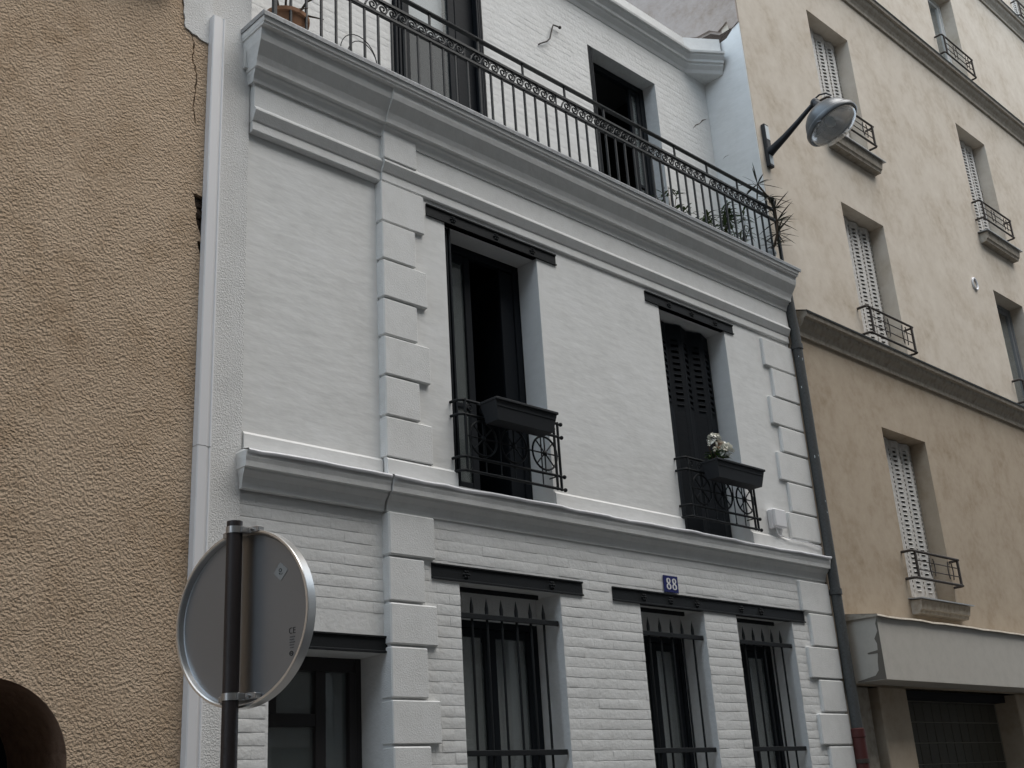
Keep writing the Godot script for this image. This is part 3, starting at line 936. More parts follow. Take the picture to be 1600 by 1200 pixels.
	for k in 3: g.cbox(Vector3(6.435 + k * 0.03, 6.97, -0.63), Vector3(6.458 + k * 0.03, 9.32, -0.575 - 0.006 * k), 0.004)
	put("folded_shutter", g, mats.black_wood, b)
	g = M.new()
	for k in 3: g.cbox(Vector3(8.105 + k * 0.032, 6.97, -0.76), Vector3(8.128 + k * 0.032, 9.325, -0.60 - 0.006 * k), 0.004)
	put("folded_shutter", g, mats.black_wood, b)
	for u in [u1, u2]:
		g = M.new(); g.wall(u[0] - 0.3, u[1] + 0.3, 6.96, 9.7, -0.801, 0.06, [[u[0] + 0.001, u[1] - 0.001, 6.0, 9.334]])
		put("door_reveal", g, mats.white_paint, b)
	# --- parapet and crowning cornice, canted at the party wall
	var path := [Vector2(3.0, -0.6), Vector2(9.88, -0.6), Vector2(10.27, -0.33)]
	var cp := [Vector2(0.0, 9.76), Vector2(0.012, 9.765), Vector2(0.03, 9.80), Vector2(0.07, 9.84), Vector2(0.075, 9.865), Vector2(0.095, 9.87), Vector2(0.10, 9.90), Vector2(0.135, 9.935), Vector2(0.14, 9.955), Vector2(0.16, 9.96), Vector2(0.165, 9.985), Vector2(0.08, 10.01), Vector2(0.06, 10.02), Vector2(0.05, 10.24), Vector2(-0.25, 10.26), Vector2(-0.25, 9.76)]
	var rows := []
	for k in path.size():
		var nrm: Vector2
		if k == 0: nrm = Vector2(0, 1)
		else:
			var d1: Vector2 = (path[k] - path[k - 1]).normalized()
			nrm = Vector2(-d1.y, d1.x)
			if k < path.size() - 1:
				var d2: Vector2 = (path[k + 1] - path[k]).normalized()
				var n2 := Vector2(-d2.y, d2.x)
				nrm = (nrm + n2).normalized() / cos(nrm.angle_to(n2) / 2)
		var row := []
		for p in cp: row.append(Vector3(path[k].x + nrm.x * p.x, p.y, path[k].y + nrm.y * p.x))
		rows.append(row)
	g = M.new()
	for k in rows.size() - 1:
		for j in cp.size():
			var j2 := (j + 1) % cp.size()
			g.quad(rows[k][j], rows[k + 1][j], rows[k + 1][j2], rows[k][j2])
	put("crowning_cornice", g, mats.white_cornice, b)
	# --- roof, floors and the dark rooms behind the windows
	g = M.new()
	g.box(Vector3(3.05, 9.98, -9), Vector3(10.26, 10.06, -0.85))
	put("roof", g, mats.zinc_roof, b)
	g = M.new()
	g.box(Vector3(3.32, 0.0, -9), Vector3(3.5, 9.97, -0.52)); g.box(Vector3(10.05, 0.0, -9), Vector3(10.24, 6.8, -0.30)); g.box(Vector3(10.05, 6.9, -9), Vector3(10.24, 9.97, -0.82))
	g.box(Vector3(3.51, 0.0, -4.2), Vector3(10.04, 9.97, -4.0))
	g.box(Vector3(3.51, 3.45, -3.99), Vector3(10.04, 3.6, -0.31)); g.box(Vector3(3.51, 6.64, -3.99), Vector3(10.04, 6.85, -0.63))
	g.box(Vector3(4.9, 0.0, -3.99), Vector3(5.0, 3.44, -0.31)); g.box(Vector3(7.1, 3.61, -3.99), Vector3(7.2, 6.63, -0.25)); g.box(Vector3(7.1, 6.86, -3.99), Vector3(7.2, 9.96, -0.87))
	g.box(Vector3(3.51, 0.02, -3.99), Vector3(10.04, 0.1, -0.4))
	put("interior_walls", g, mats.room, b)
	build_balcony_railing(b)

func build_balcony_railing(b: Node3D) -> void:
	var m: Material = mats.balcony_iron
	var z := 0.15
	var x0 := 3.70; var x1 := 10.14
	var y0 := 6.945; var fr0 := 7.525; var fr1 := 7.655; var top := 7.80
	var g := M.new()
	for y in [fr0, fr1]:
		g.cbox(Vector3(x0, y - 0.014, z - 0.016), Vector3(x1, y + 0.014, z + 0.016), 0.003)
		g.cbox(Vector3(x0 - 0.001, y - 0.01, -0.58), Vector3(x0 + 0.02, y + 0.01, z - 0.014), 0.003)
	g.run_x([Vector2(z - 0.02, top - 0.012), Vector2(z + 0.02, top - 0.012), Vector2(z + 0.022, top), Vector2(z + 0.012, top + 0.012), Vector2(z - 0.012, top + 0.012), Vector2(z - 0.022, top)], x0, x1)
	g.cbox(Vector3(x0 - 0.002, top - 0.012, -0.58), Vector3(x0 + 0.03, top + 0.01, z - 0.023), 0.003)
	var o := put("balcony_railing", g, m, b)
	# balusters, every fourth one carried up to the handrail
	var bal := M.new(); bal.cbox(Vector3(-0.009, y0, z - 0.009), Vector3(0.009, fr0 - 0.014, z + 0.009), 0.002)
	var balm := bal.mesh()
	var post := M.new(); post.cbox(Vector3(-0.009, fr1 + 0.014, z - 0.009), Vector3(0.009, top - 0.012, z + 0.009), 0.002)
	var postm := post.mesh()
	var k := 0
	var x := 5.18 - 0.1338 * 10
	while x < x1 - 0.05:
		put("baluster", balm, m, o, Transform3D(Basis.IDENTITY, Vector3(x, 0, 0)))
		if (k - 10) % 4 == 0 or k == 0:
			put("post", postm, m, o, Transform3D(Basis.IDENTITY, Vector3(x, 0, 0)))
		k += 1
		x += 0.1338
	g = M.new(); g.cbox(Vector3(x1 - 0.012, y0, z - 0.016), Vector3(x1 + 0.02, top + 0.02, z + 0.016), 0.003)
	put("end_post", g, m, o)
	g = M.new(); g.cbox(Vector3(x0 - 0.01, y0, z - 0.016), Vector3(x0 + 0.02, top - 0.013, z + 0.016), 0.003)
	put("end_post", g, m, o)
	# running scrolls
	var h := (fr1 - fr0) / 2 - 0.012
	var sc := M.new()
	var pts := []
	for i in 23:
		var a := PI * 0.55 - TAU * 1.45 * (1.0 - i / 22.0)
		var r := lerpf(0.010, h - 0.004, i / 22.0)
		pts.append(Vector3(cos(a) * r, sin(a) * r, 0))
	for i in range(1, 5):
		pts.append(Vector3(-0.012 - i * 0.016, h - 0.006 - i * i * 0.0052, 0))
	sc.tube(pts, 0.0082, 6, true)
	var sm := sc.mesh()
	x = x0 + 0.09
	k = 0
	while x < x1 - 0.06:
		if k % 11 != 7:
			put("scroll", sm, m, o, Transform3D(Basis.IDENTITY, Vector3(x, (fr0 + fr1) / 2, z)))
		else:
			var e := M.new()
			e.cbox(Vector3(x - 0.05, fr0 + 0.012, z - 0.006), Vector3(x - 0.038, fr1 - 0.012, z + 0.006), 0.002)
			put("spacer", e, m, o)
		k += 1
		x += 0.1005

func build_tan_building() -> void:
	var b := thing("tan_building", "tan roughcast house with an arched opening and a cracked edge", "house", Vector3.ZERO)
	# plaster layer with the crack, the two broken-off spots and the arch cut out of it
	var o := PackedVector2Array()
	o.append(Vector2(-24, 0)); o.append(Vector2(1.775, 0)); o.append(Vector2(1.775, 1.95))
	for k in range(1, 24):
		var a := PI - PI * k / 24
		o.append(Vector2(2.21 + cos(a) * 0.435, 1.95 + sin(a) * 0.435))
	o.append(Vector2(2.645, 1.95)); o.append(Vector2(2.645, 0))
	for p in [[3.298, 0.0], [3.298, 4.98], [3.288, 5.02], [3.262, 5.10], [3.252, 5.145], [3.264, 5.15], [3.29, 5.146], [3.288, 5.165], [3.268, 5.21], [3.245, 5.27], [3.234, 5.33], [3.243, 5.36], [3.228, 5.40], [3.222, 5.455], [3.206, 5.475], [3.19, 5.508], [3.214, 5.478], [3.232, 5.484], [3.258, 5.478], [3.298, 5.474], [3.298, 9.5]]:
		o.append(Vector2(p[0], p[1]))
	# down the crack and up again
	o.append(Vector2(3.092, 9.5))
	var knees := [Vector2(3.085, 8.2), Vector2(3.075, 6.94), Vector2(3.102, 6.80), Vector2(3.143, 6.71), Vector2(3.172, 6.61), Vector2(3.166, 6.50), Vector2(3.199, 6.39), Vector2(3.197, 6.25), Vector2(3.183, 6.12), Vector2(3.213, 5.99)]
	var crack := []
	for k in knees.size() - 1:
		for q in 4:
			crack.append(knees[k].lerp(knees[k + 1], q / 4.0) + Vector2(rng.randf_range(-0.006, 0.006) if q else 0.0, 0))
	var wide := []
	for k in crack.size(): wide.append(0.0028 + 0.0045 * rng.randf())
	for k in crack.size(): o.append(crack[k] + Vector2(wide[k], 0))
	o.append(knees[knees.size() - 1])
	for k in range(crack.size() - 1, -1, -1): o.append(crack[k] - Vector2(wide[k], 0))
	o.append(Vector2(3.08, 9.5)); o.append(Vector2(-24, 9.5))
	var g := M.new()
	g.plate(o, -0.04, 0.0)
	put("roughcast_wall", g, mats.tan_roughcast, b)
	# masonry behind
	g = M.new()
	g.wall(-24, 3.295, 0.0, 9.5, -0.0405, 0.66, [[1.70, 2.72, -1.0, 2.46]])
	put("masonry", g, mats.rubble, b)
	# broken bricks showing in the gap
	for q in [[3.225, 3.294, 5.40, 5.462], [3.25, 3.294, 5.325, 5.392], [3.245, 3.294, 5.245, 5.318], [3.27, 3.294, 5.17, 5.238], [3.268, 3.294, 5.06, 5.135]]:
		g = M.new(); g.cbox(Vector3(q[0], q[2], -0.06), Vector3(q[1], q[3], -0.022 - rng.randf() * 0.01), 0.006)
		put("broken_brick", g, mats.rubble, b)
	# smooth lining of the arch and the dark door in it
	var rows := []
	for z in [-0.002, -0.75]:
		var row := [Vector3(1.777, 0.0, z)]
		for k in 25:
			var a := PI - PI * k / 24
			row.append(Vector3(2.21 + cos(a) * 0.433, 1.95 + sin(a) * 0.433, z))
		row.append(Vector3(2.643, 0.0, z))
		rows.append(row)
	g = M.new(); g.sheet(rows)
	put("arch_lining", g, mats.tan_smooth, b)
	g = M.new(); g.box(Vector3(1.6, 0.0, -0.82), Vector3(2.8, 2.6, -0.752))
	put("arch_door", g, mats.black_wood, b)
	# unseen sill, added above the view to shade the top of the wall
	g = M.new(); g.cbox(Vector3(1.75, 6.99, 0.001), Vector3(2.98, 7.08, 0.13), 0.01)
	put("added_sill", g, mats.beige_trim, b)
	g = M.new(); g.box(Vector3(-24, 9.51, -9), Vector3(3.29, 9.75, 0.2))
	put("roof", g, mats.zinc_roof, b)
	g = M.new(); g.box(Vector3(-24, 0, -9), Vector3(3.28, 9.5, -0.9))
	put("body", g, mats.tan_smooth, b)

func window_rail(parent: Node3D, x0: float, x1: float, y0: float, y1: float) -> void:
	var m: Material = mats.rusty_iron
	var z := 0.12
	var g := M.new()
	for y in [y0, y1]:
		g.tube([Vector3(x0 - 0.07, y, 0.0), Vector3(x0 - 0.07, y, z - 0.02), Vector3(x0 - 0.05, y, z), Vector3(x1 + 0.0, y, z), Vector3(x1 + 0.02, y, z - 0.02), Vector3(x1 + 0.02, y, 0.0)], 0.016, 6)
	var o := put("window_rail", g, m, parent)
	for x in [x0 + 0.01, x1 - 0.03]:
		g = M.new(); g.cbox(Vector3(x - 0.014, y0, z - 0.012), Vector3(x + 0.014, y1, z + 0.012), 0.003)
		put("rail_post", g, m, o)
	for t in [0.33, 0.66]:
		var y := lerpf(y0, y1, t)
		g = M.new(); g.tube([Vector3(x0 + 0.01, y, z), Vector3(x1 - 0.03, y, z)], 0.007, 5)
		put("thin_rail", g, m, o)
	for t in [0.3, 0.38, 0.72, 0.80]:
		var x := lerpf(x0, x1, t)
		g = M.new()
		var pts := []
		for k in 7:
			var a := PI * k / 6
			pts.append(Vector3(x + sin(a) * 0.018 * (1 if t in [0.38, 0.80] else -1), lerpf(y0 + 0.05, y1 - 0.05, k / 6.0), z + 0.004))
		g.tube(pts, 0.0075, 5)
		put("rail_ornament", g, m, o)

func build_beige_building() -> void:
	var b := thing("beige_building", "beige rendered apartment block with white slotted shutters and a shop canopy", "building", Vector3.ZERO)
	var g: M
	var cols := [[12.03, 13.08], [16.33, 17.36], [20.6, 21.64]]
	var rows_y := [[3.56, 5.53], [6.62, 8.50], [9.46, 11.42], [12.62, 14.34], [15.5, 17.2]]
	var holes := []
	for c in cols:
		for r in rows_y: holes.append([c[0], c[1], r[0], r[1]])
	g = M.new(); g.wall(10.285, 24.0, 6.40, 17.8, 0.0, 0.26, holes.filter(func(h): return h[2] > 6.4))
	put("rendered_wall", g, mats.beige_render, b)
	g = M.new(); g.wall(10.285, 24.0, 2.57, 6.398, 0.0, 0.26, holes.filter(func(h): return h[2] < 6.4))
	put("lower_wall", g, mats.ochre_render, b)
	# party wall over the white house, and the part painted white
	g = M.new(); g.box(Vector3(10.29, 0.0, -9), Vector3(10.5, 17.8, -0.262))
	put("party_wall", g, mats.party_render, b)
	g = M.new()
	g.plate(PackedVector2Array([Vector2(-0.005, 6.9), Vector2(-0.005, 10.34), Vector2(-0.10, 10.30), Vector2(-0.2, 10.22), Vector2(-0.34, 10.20), Vector2(-0.61, 10.18), Vector2(-0.61, 6.9)]), 0.0, 0.012)
	put("white_painted_flank", g, mats.white_paint, b, Transform3D(Basis(Vector3(0, 0, 1), Vector3.UP, Vector3(-1, 0, 0)), Vector3(10.284, 0, 0)))
	g = M.new()
	g.tube([Vector3(9.90, 9.0, -0.597), Vector3(9.97, 9.075, -0.597), Vector3(10.05, 9.125, -0.597), Vector3(10.12, 9.20, -0.597), Vector3(10.21, 9.255, -0.597)], [0.001, 0.005, 0.003, 0.006, 0.001], 5)
	put("wall_crack", g, mats.rubble, b)
	g = M.new()
	g.tube([Vector3(10.272, 8.67, -0.49), Vector3(10.272, 8.69, -0.45), Vector3(10.272, 8.684, -0.40)], [0.001, 0.004, 0.001], 5)
	put("wall_crack", g, mats.rubble, b)
	# broken edge of the render over the roof
	g = M.new()
	g.plate(PackedVector2Array([Vector2(-0.12, 10.33), Vector2(-0.30, 10.33), Vector2(-0.42, 10.42), Vector2(-0.62, 10.44), Vector2(-0.85, 10.52), Vector2(-1.1, 10.55), Vector2(-1.5, 10.60), Vector2(-1.5, 10.1), Vector2(-0.12, 10.1)]), 0.0, 0.006)
	put("bare_masonry", g, mats.rubble, b, Transform3D(Basis(Vector3(0, 0, 1), Vector3.UP, Vector3(-1, 0, 0)), Vector3(10.2895, 0, 0)))
	g = M.new()
	g.plate(PackedVector2Array([Vector2(-0.005, 10.345), Vector2(-0.10, 10.305), Vector2(-0.15, 10.33), Vector2(-0.16, 10.44), Vector2(-0.30, 10.37), Vector2(-0.42, 10.46), Vector2(-0.60, 10.47), Vector2(-0.75, 10.54), Vector2(-0.9, 10.55), Vector2(-1.1, 10.60), Vector2(-1.5, 10.66), Vector2(-9, 10.66), Vector2(-9, 17.8), Vector2(-0.005, 17.8)]), 0.0, 0.03)
	put("flank_render", g, mats.party_render, b, Transform3D(Basis(Vector3(0, 0, 1), Vector3.UP, Vector3(-1, 0, 0)), Vector3(10.289, 0, 0)))
	# cornices between the storeys
	for y in [6.28, 12.15, 15.06]:
		g = M.new()
		g.run_x([Vector2(-0.02, y), Vector2(0.03, y + 0.004), Vector2(0.035, y + 0.05), Vector2(0.06, y + 0.09), Vector2(0.10, y + 0.13), Vector2(0.115, y + 0.155), Vector2(0.12, y + 0.18), Vector2(0.155, y + 0.19), Vector2(0.165, y + 0.225), Vector2(0.165, y + 0.25), Vector2(-0.02, y + 0.31)], 10.46 if y < 7 else 10.30, 24.0)
		put("cornice", g, mats.beige_trim, b)
		g = M.new()
		g.run_x([Vector2(-0.01, y + 0.313), Vector2(0.172, y + 0.251), Vector2(0.176, y + 0.235), Vector2(0.18, y + 0.252), Vector2(-0.01, y + 0.318)], 10.45 if y < 7 else 10.29, 24.0)
		put("cornice_flashing", g, mats.pipe_grey, b)
	for ci in 3:
		for ri in 5:
			var c: Array = cols[ci]; var r: Array = rows_y[ri]
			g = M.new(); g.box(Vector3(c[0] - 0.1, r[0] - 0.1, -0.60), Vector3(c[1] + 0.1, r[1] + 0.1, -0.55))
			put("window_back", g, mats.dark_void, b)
			if (ci == 0 and ri < 3) or (ci == 1 and (ri == 2 or ri == 0)) or ci == 2:
				folding_shutter(b, c[0] + 0.005, c[1] - 0.005, r[0] + 0.02, r[1] - 0.01, -0.215, 8, mats.shutter_white, r[1] - r[0] - 0.12, 0.13, 0.056, 0.28)
			else:
				var mid: float = (c[0] + c[1]) / 2
				var wood: Material = mats.grey_wood if ri == 1 else mats.white_wood
				casement(b, "window", c[0] + 0.002, c[1] - 0.002, r[0] + 0.002, r[1] - 0.002, -0.2, 0.05, [[c[0] + 0.055, mid + 0.002, []], [mid + 0.004, c[1] - 0.055, []]], wood, 0.06)
			# sill
			if ri == 0 or ri == 2:
				g = M.new()
				g.run_x([Vector2(-0.02, r[0] - 0.20), Vector2(0.09, r[0] - 0.195), Vector2(0.10, r[0] - 0.16), Vector2(0.115, r[0] - 0.15), Vector2(0.135, r[0] - 0.05), Vector2(-0.02, r[0] - 0.045)], c[0] - 0.06, c[1] + 0.05)
				var sill := put("sill", g, mats.beige_trim, b)
				g = M.new()
				g.run_x([Vector2(-0.25, r[0] - 0.004), Vector2(-0.25, r[0] - 0.012), Vector2(0.165, r[0] - 0.046), Vector2(0.165, r[0] - 0.034)], c[0] - 0.10, c[1] + 0.10)
				put("sill_cover", g, mats.zinc, sill)
				window_rail(b, c[0], c[1], r[0] + 0.19, r[0] + 0.49)
			else: window_rail(b, c[0], c[1], r[0] + 0.05, r[0] + 0.39)
	# canopy over the shop
	g = M.new()
	g.box(Vector3(10.50, 2.588, 0.003), Vector3(24, 3.195, 0.36))
	var can := put("canopy", g, mats.canopy_metal, b)
	g = M.new()
	var rows := []
	for k in 60:
		var x := lerpf(10.47, 24.0, k / 59.0)
		var w := rng.randf_range(-0.006, 0.006)
		rows.append([Vector3(x, 3.185 + w, 0.392), Vector3(x, 3.205 + w, 0.385), Vector3(x, 3.26 + w * 0.5, 0.004)])
	g.sheet(rows)
	g.quad(Vector3(10.47, 3.185, 0.39), Vector3(10.47, 3.205, 0.385), Vector3(10.47, 3.26, 0.004), Vector3(10.47, 3.19, 0.004))
	put("canopy_flashing", g, mats.beige_trim, can)
	# flaked paint on the end of the canopy
	g = M.new()
	var fl := PackedVector2Array([Vector2(0.358, 3.18), Vector2(0.335, 3.12), Vector2(0.345, 3.05), Vector2(0.30, 2.98), Vector2(0.32, 2.93), Vector2(0.315, 2.87), Vector2(0.20, 2.855), Vector2(0.21, 2.84), Vector2(0.31, 2.84), Vector2(0.295, 2.76), Vector2(0.29, 2.68), Vector2(0.25, 2.635), Vector2(0.05, 2.60), Vector2(0.05, 2.592), Vector2(0.358, 2.592)])
	g.plate(fl, 0.0, 0.002)
	put("flaked_patch", g, mats.bare_metal, can, Transform3D(Basis(Vector3(0, 0, 1), Vector3.UP, Vector3(-1, 0, 0)), Vector3(10.499, 0, 0)))
	# shop front
	g = M.new(); g.box(Vector3(10.285, 0, -0.26), Vector3(10.86, 2.568, -0.06))
	put("side_pier", g, mats.beige_trim, b)
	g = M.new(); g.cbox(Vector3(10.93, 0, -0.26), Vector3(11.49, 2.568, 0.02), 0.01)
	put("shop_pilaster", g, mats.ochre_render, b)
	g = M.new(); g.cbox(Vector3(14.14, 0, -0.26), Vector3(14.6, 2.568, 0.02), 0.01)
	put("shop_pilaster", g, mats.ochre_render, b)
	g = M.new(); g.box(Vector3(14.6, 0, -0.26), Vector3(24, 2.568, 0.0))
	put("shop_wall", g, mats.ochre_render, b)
	g = M.new(); g.box(Vector3(11.492, 2.48, -0.24), Vector3(14.138, 2.566, -0.12))
	put("shutter_housing", g, mats.dark_void, b)
	g = M.new(); g.box(Vector3(11.3, 0, -0.34), Vector3(14.3, 2.566, -0.255))
	var jn := put("glass_block_joints", g, mats.block_joint, b)
	var blk := M.new(); blk.cbox(Vector3(-0.094, -0.102, -0.1), Vector3(0.096, 0.104, 0.004), 0.003)
	var bm := blk.mesh()
	for i in 13:
		for j in 11:
			put("glass_block", bm, mats.glass_block, jn, Transform3D(Basis(Vector3.UP, rng.randf_range(-0.006, 0.006)), Vector3(11.60 + i * 0.2, 2.365 - j * 0.217, -0.25)))
	g = M.new(); g.box(Vector3(10.51, 0, -9), Vector3(24, 17.8, -0.7))
	put("body", g, mats.beige_trim, b)
	g = M.new(); g.box(Vector3(10.3, 17.81, -9), Vector3(24, 18.2, 0.3))
	put("roof", g, mats.zinc_roof, b)

func build_far_side() -> void:
	# the row across the street, behind the photographer: it shades the lower storeys and shows in the panes
	var spans := [[-30.0, -1.2, 16.0, "limestone"], [-1.0, 9.4, 17.0, "limestone"], [9.6, 40.0, 16.5, "limestone"]]
	var labels := ["limestone house across the street, left of the photographer", "tall limestone house across the street, behind the photographer", "limestone house across the street, right of the photographer"]
	for k in 3:
		var s: Array = spans[k]
		var b := thing("far_side_house", labels[k], "house", Vector3.ZERO, "houses across the street")
		var holes := []
		var x: float = s[0] + 1.0
		while x < s[1] - 1.6:
			for y in [0.9, 4.0, 7.0, 9.9, 12.7]:
				if y + 1.9 < s[2]: holes.append([x, x + 1.05, y, y + 1.9])
			x += 2.3
		var g := M.new(); g.wall(-s[1], -s[0], 0.0, s[2], 0.0, 0.3, holes.map(func(h): return [-h[1], -h[0], h[2], h[3]]))
		var turn := Transform3D(Basis(Vector3.UP, PI), Vector3(0, 0, 9.8))
		put("wall", g, mats[s[3]], b, turn)
		for h in holes:
			g = M.new(); g.box(Vector3(h[0] - 0.05, h[2] - 0.05, 10.12), Vector3(h[1] + 0.05, h[3] + 0.05, 10.16))
			put("window", g, mats.black_wood, b)
		g = M.new(); g.box(Vector3(s[0], s[2] + 0.002, 9.6), Vector3(s[1], s[2] + 0.25, 19.0))
		put("roof", g, mats.zinc_roof, b)
		g = M.new(); g.box(Vector3(s[0] + 0.01, 0, 10.2), Vector3(s[1] - 0.01, s[2], 19.0))
		put("body", g, mats.limestone, b)

func build_wall_fittings() -> void:
	var g: M
	# white cover strip at the joint of the two houses
	var t := thing("cover_strip", "tall white plastic cover strip beside the tan roughcast wall", "pipe cover", Vector3(3.325, 0.0, 0.0))
	g = M.new()
	var pr := PackedVector2Array([Vector2(-0.048, 0.002), Vector2(-0.046, 0.052), Vector2(-0.040, 0.058), Vector2(0.012, 0.060), Vector2(0.018, 0.052), Vector2(0.030, 0.052), Vector2(0.036, 0.060), Vector2(0.045, 0.058), Vector2(0.048, 0.05), Vector2(0.048, -0.034)])
	for s in [[0.12, 3.765, "lower_length"], [3.769, 6.885, "upper_length"]]:
		g = M.new()
		for i in pr.size() - 1:
			g.quad(Vector3(pr[i].x, s[0], pr[i].y), Vector3(pr[i + 1].x, s[0], pr[i + 1].y), Vector3(pr[i + 1].x, s[1], pr[i + 1].y), Vector3(pr[i].x, s[1], pr[i].y))
		for i in range(1, pr.size() - 1):
			g.tri(Vector3(pr[0].x, s[1], pr[0].y), Vector3(pr[i].x, s[1], pr[i].y), Vector3(pr[i + 1].x, s[1], pr[i + 1].y))
		put(s[2], g, mats.white_plastic, t)
	# downpipe at the right edge
	t = thing("downpipe", "dark grey downpipe with a red foot between the white and beige houses", "downpipe", Vector3(10.31, 0.0, 0.07))
	g = M.new(); g.tube([Vector3(0, 2.06, 0), Vector3(0.0, 3.0, 0), Vector3(0, 4.6, 0.0), Vector3(0.0, 6.3, 0), Vector3(-0.015, 6.5, 0), Vector3(-0.03, 6.74, 0.0)], 0.053, 14)
	put("pipe", g, mats.pipe_grey, t)
	for y in [6.09, 3.46]:
		g = M.new(); g.lathe([Vector2(0.054, -0.03), Vector2(0.063, -0.028), Vector2(0.063, 0.028), Vector2(0.054, 0.03)], 14, Transform3D(Basis.IDENTITY, Vector3(0, y, 0)), true)
		g.cbox(Vector3(-0.012, y - 0.02, -0.075), Vector3(0.012, y + 0.02, -0.05), 0.003)
		put("collar", g, mats.pipe_grey, t)
	for k in 7:
		var a := PI * 0.55 + rng.randf() * 1.3
		var y := rng.randf_range(2.4, 6.3)
		var c := Vector3(cos(a) * 0.053, y, sin(a) * 0.053)
		g = M.new(); g.lathe([Vector2(0.0005, 0.0012), Vector2(rng.randf_range(0.004, 0.011), 0.0006)], 6, Transform3D(Basis(Vector3(0, 0, 1), Vector3(cos(a), 0, sin(a)), Vector3.UP) * Basis.from_scale(Vector3(0.6, 1, rng.randf_range(1.0, 2.4))), c))
		put("paint_chip", g, mats.chipped_white, t)
	g = M.new(); g.lathe([Vector2(0.054, 2.16), Vector2(0.068, 2.15), Vector2(0.069, 2.08), Vector2(0.062, 2.07), Vector2(0.06, 0.2), Vector2(0.075, 0.12)], 14, Transform3D.IDENTITY, true)
	put("red_foot", g, mats.pipe_red, t)
	for y in [1.86, 1.6]:
		g = M.new(); g.lathe([Vector2(0.06, -0.02), Vector2(0.067, -0.018), Vector2(0.067, 0.018), Vector2(0.06, 0.02)], 14, Transform3D(Basis.IDENTITY, Vector3(0, y, 0)), true)
		put("chipped_band", g, mats.rusty_iron, t)
	# house number
	t = thing("house_number_plate", "blue enamel plate with white number 88 over the double lintel", "number plate", Vector3(7.755, 3.25, 0.006))
	g = M.new(); g.cbox(Vector3(-0.095, 0.003, 0), Vector3(0.095, 0.148, 0.012), 0.004)
	put("enamel_plate", g, mats.enamel_blue, t)
	var f := SystemFont.new()
	f.font_names = PackedStringArray(["Droid Serif"]); f.font_weight = 700
	for k in 2:
		var tm := TextMesh.new()
		tm.text = "8"; tm.font = f; tm.font_size = 64; tm.pixel_size = 0.0021; tm.depth = 0.003
		put("digit", tm, mats.enamel_white, t, Transform3D(Basis.from_scale(Vector3(0.92, 1, 1)), Vector3(-0.035 + k * 0.076, 0.075, 0.0132)))
	# junction box with its cable
	t = thing("junction_box", "small white junction box with cable beside the right window", "junction box", Vector3(9.50, 4.0, 0.0))
	g = M.new(); g.cbox(Vector3(-0.10, 0.02, 0.003), Vector3(0.105, 0.20, 0.075), 0.012)
	g.cbox(Vector3(-0.115, 0.005, 0.003), Vector3(-0.085, 0.19, 0.05), 0.006)
	put("box", g, mats.white_plastic, t)
	g = M.new(); g.tube([Vector3(-0.05, 0.03, 0.04), Vector3(-0.05, -0.02, 0.045), Vector3(-0.02, -0.055, 0.04), Vector3(0.03, -0.05, 0.03), Vector3(0.2, -0.075, 0.045), Vector3(0.45, -0.07, 0.045), Vector3(0.72, -0.10, 0.045)], 0.006, 6)
	g.tube([Vector3(0.04, 0.03, 0.04), Vector3(0.045, -0.01, 0.04), Vector3(0.03, -0.05, 0.03)], 0.005, 6)
	put("cable", g, mats.white_plastic, t)
	# bent hook in the upper wall
	t = thing("wall_hook", "thin bent iron hook sticking out of the upper white brick wall", "hook", Vector3(7.32, 8.95, -0.6))
	g = M.new(); g.tube([Vector3(0, 0, -0.02), Vector3(0.0, 0.0, 0.02), Vector3(0.10, 0.07, 0.03), Vector3(0.15, 0.13, 0.03), Vector3(0.19, 0.26, 0.03), Vector3(0.22, 0.335, 0.03), Vector3(0.30, 0.34, 0.04)], 0.008, 6)
	ball(g, Vector3(0.31, 0.34, 0.04), 0.018)
	put("bent_rod", g, mats.rusty_iron, t)
	# ring set in the beige wall
	t = thing("wall_ring", "white oval ring fixed on the beige wall between two windows", "ring", Vector3(15.67, 8.40, 0.0))
	g = M.new()
	var ring := []
	for k in 25: ring.append(Vector3(cos(TAU * k / 24) * 0.075, sin(TAU * k / 24) * 0.09, 0.012))
	g.tube(ring, 0.016, 7, false)
	put("ring", g, mats.enamel_white, t)

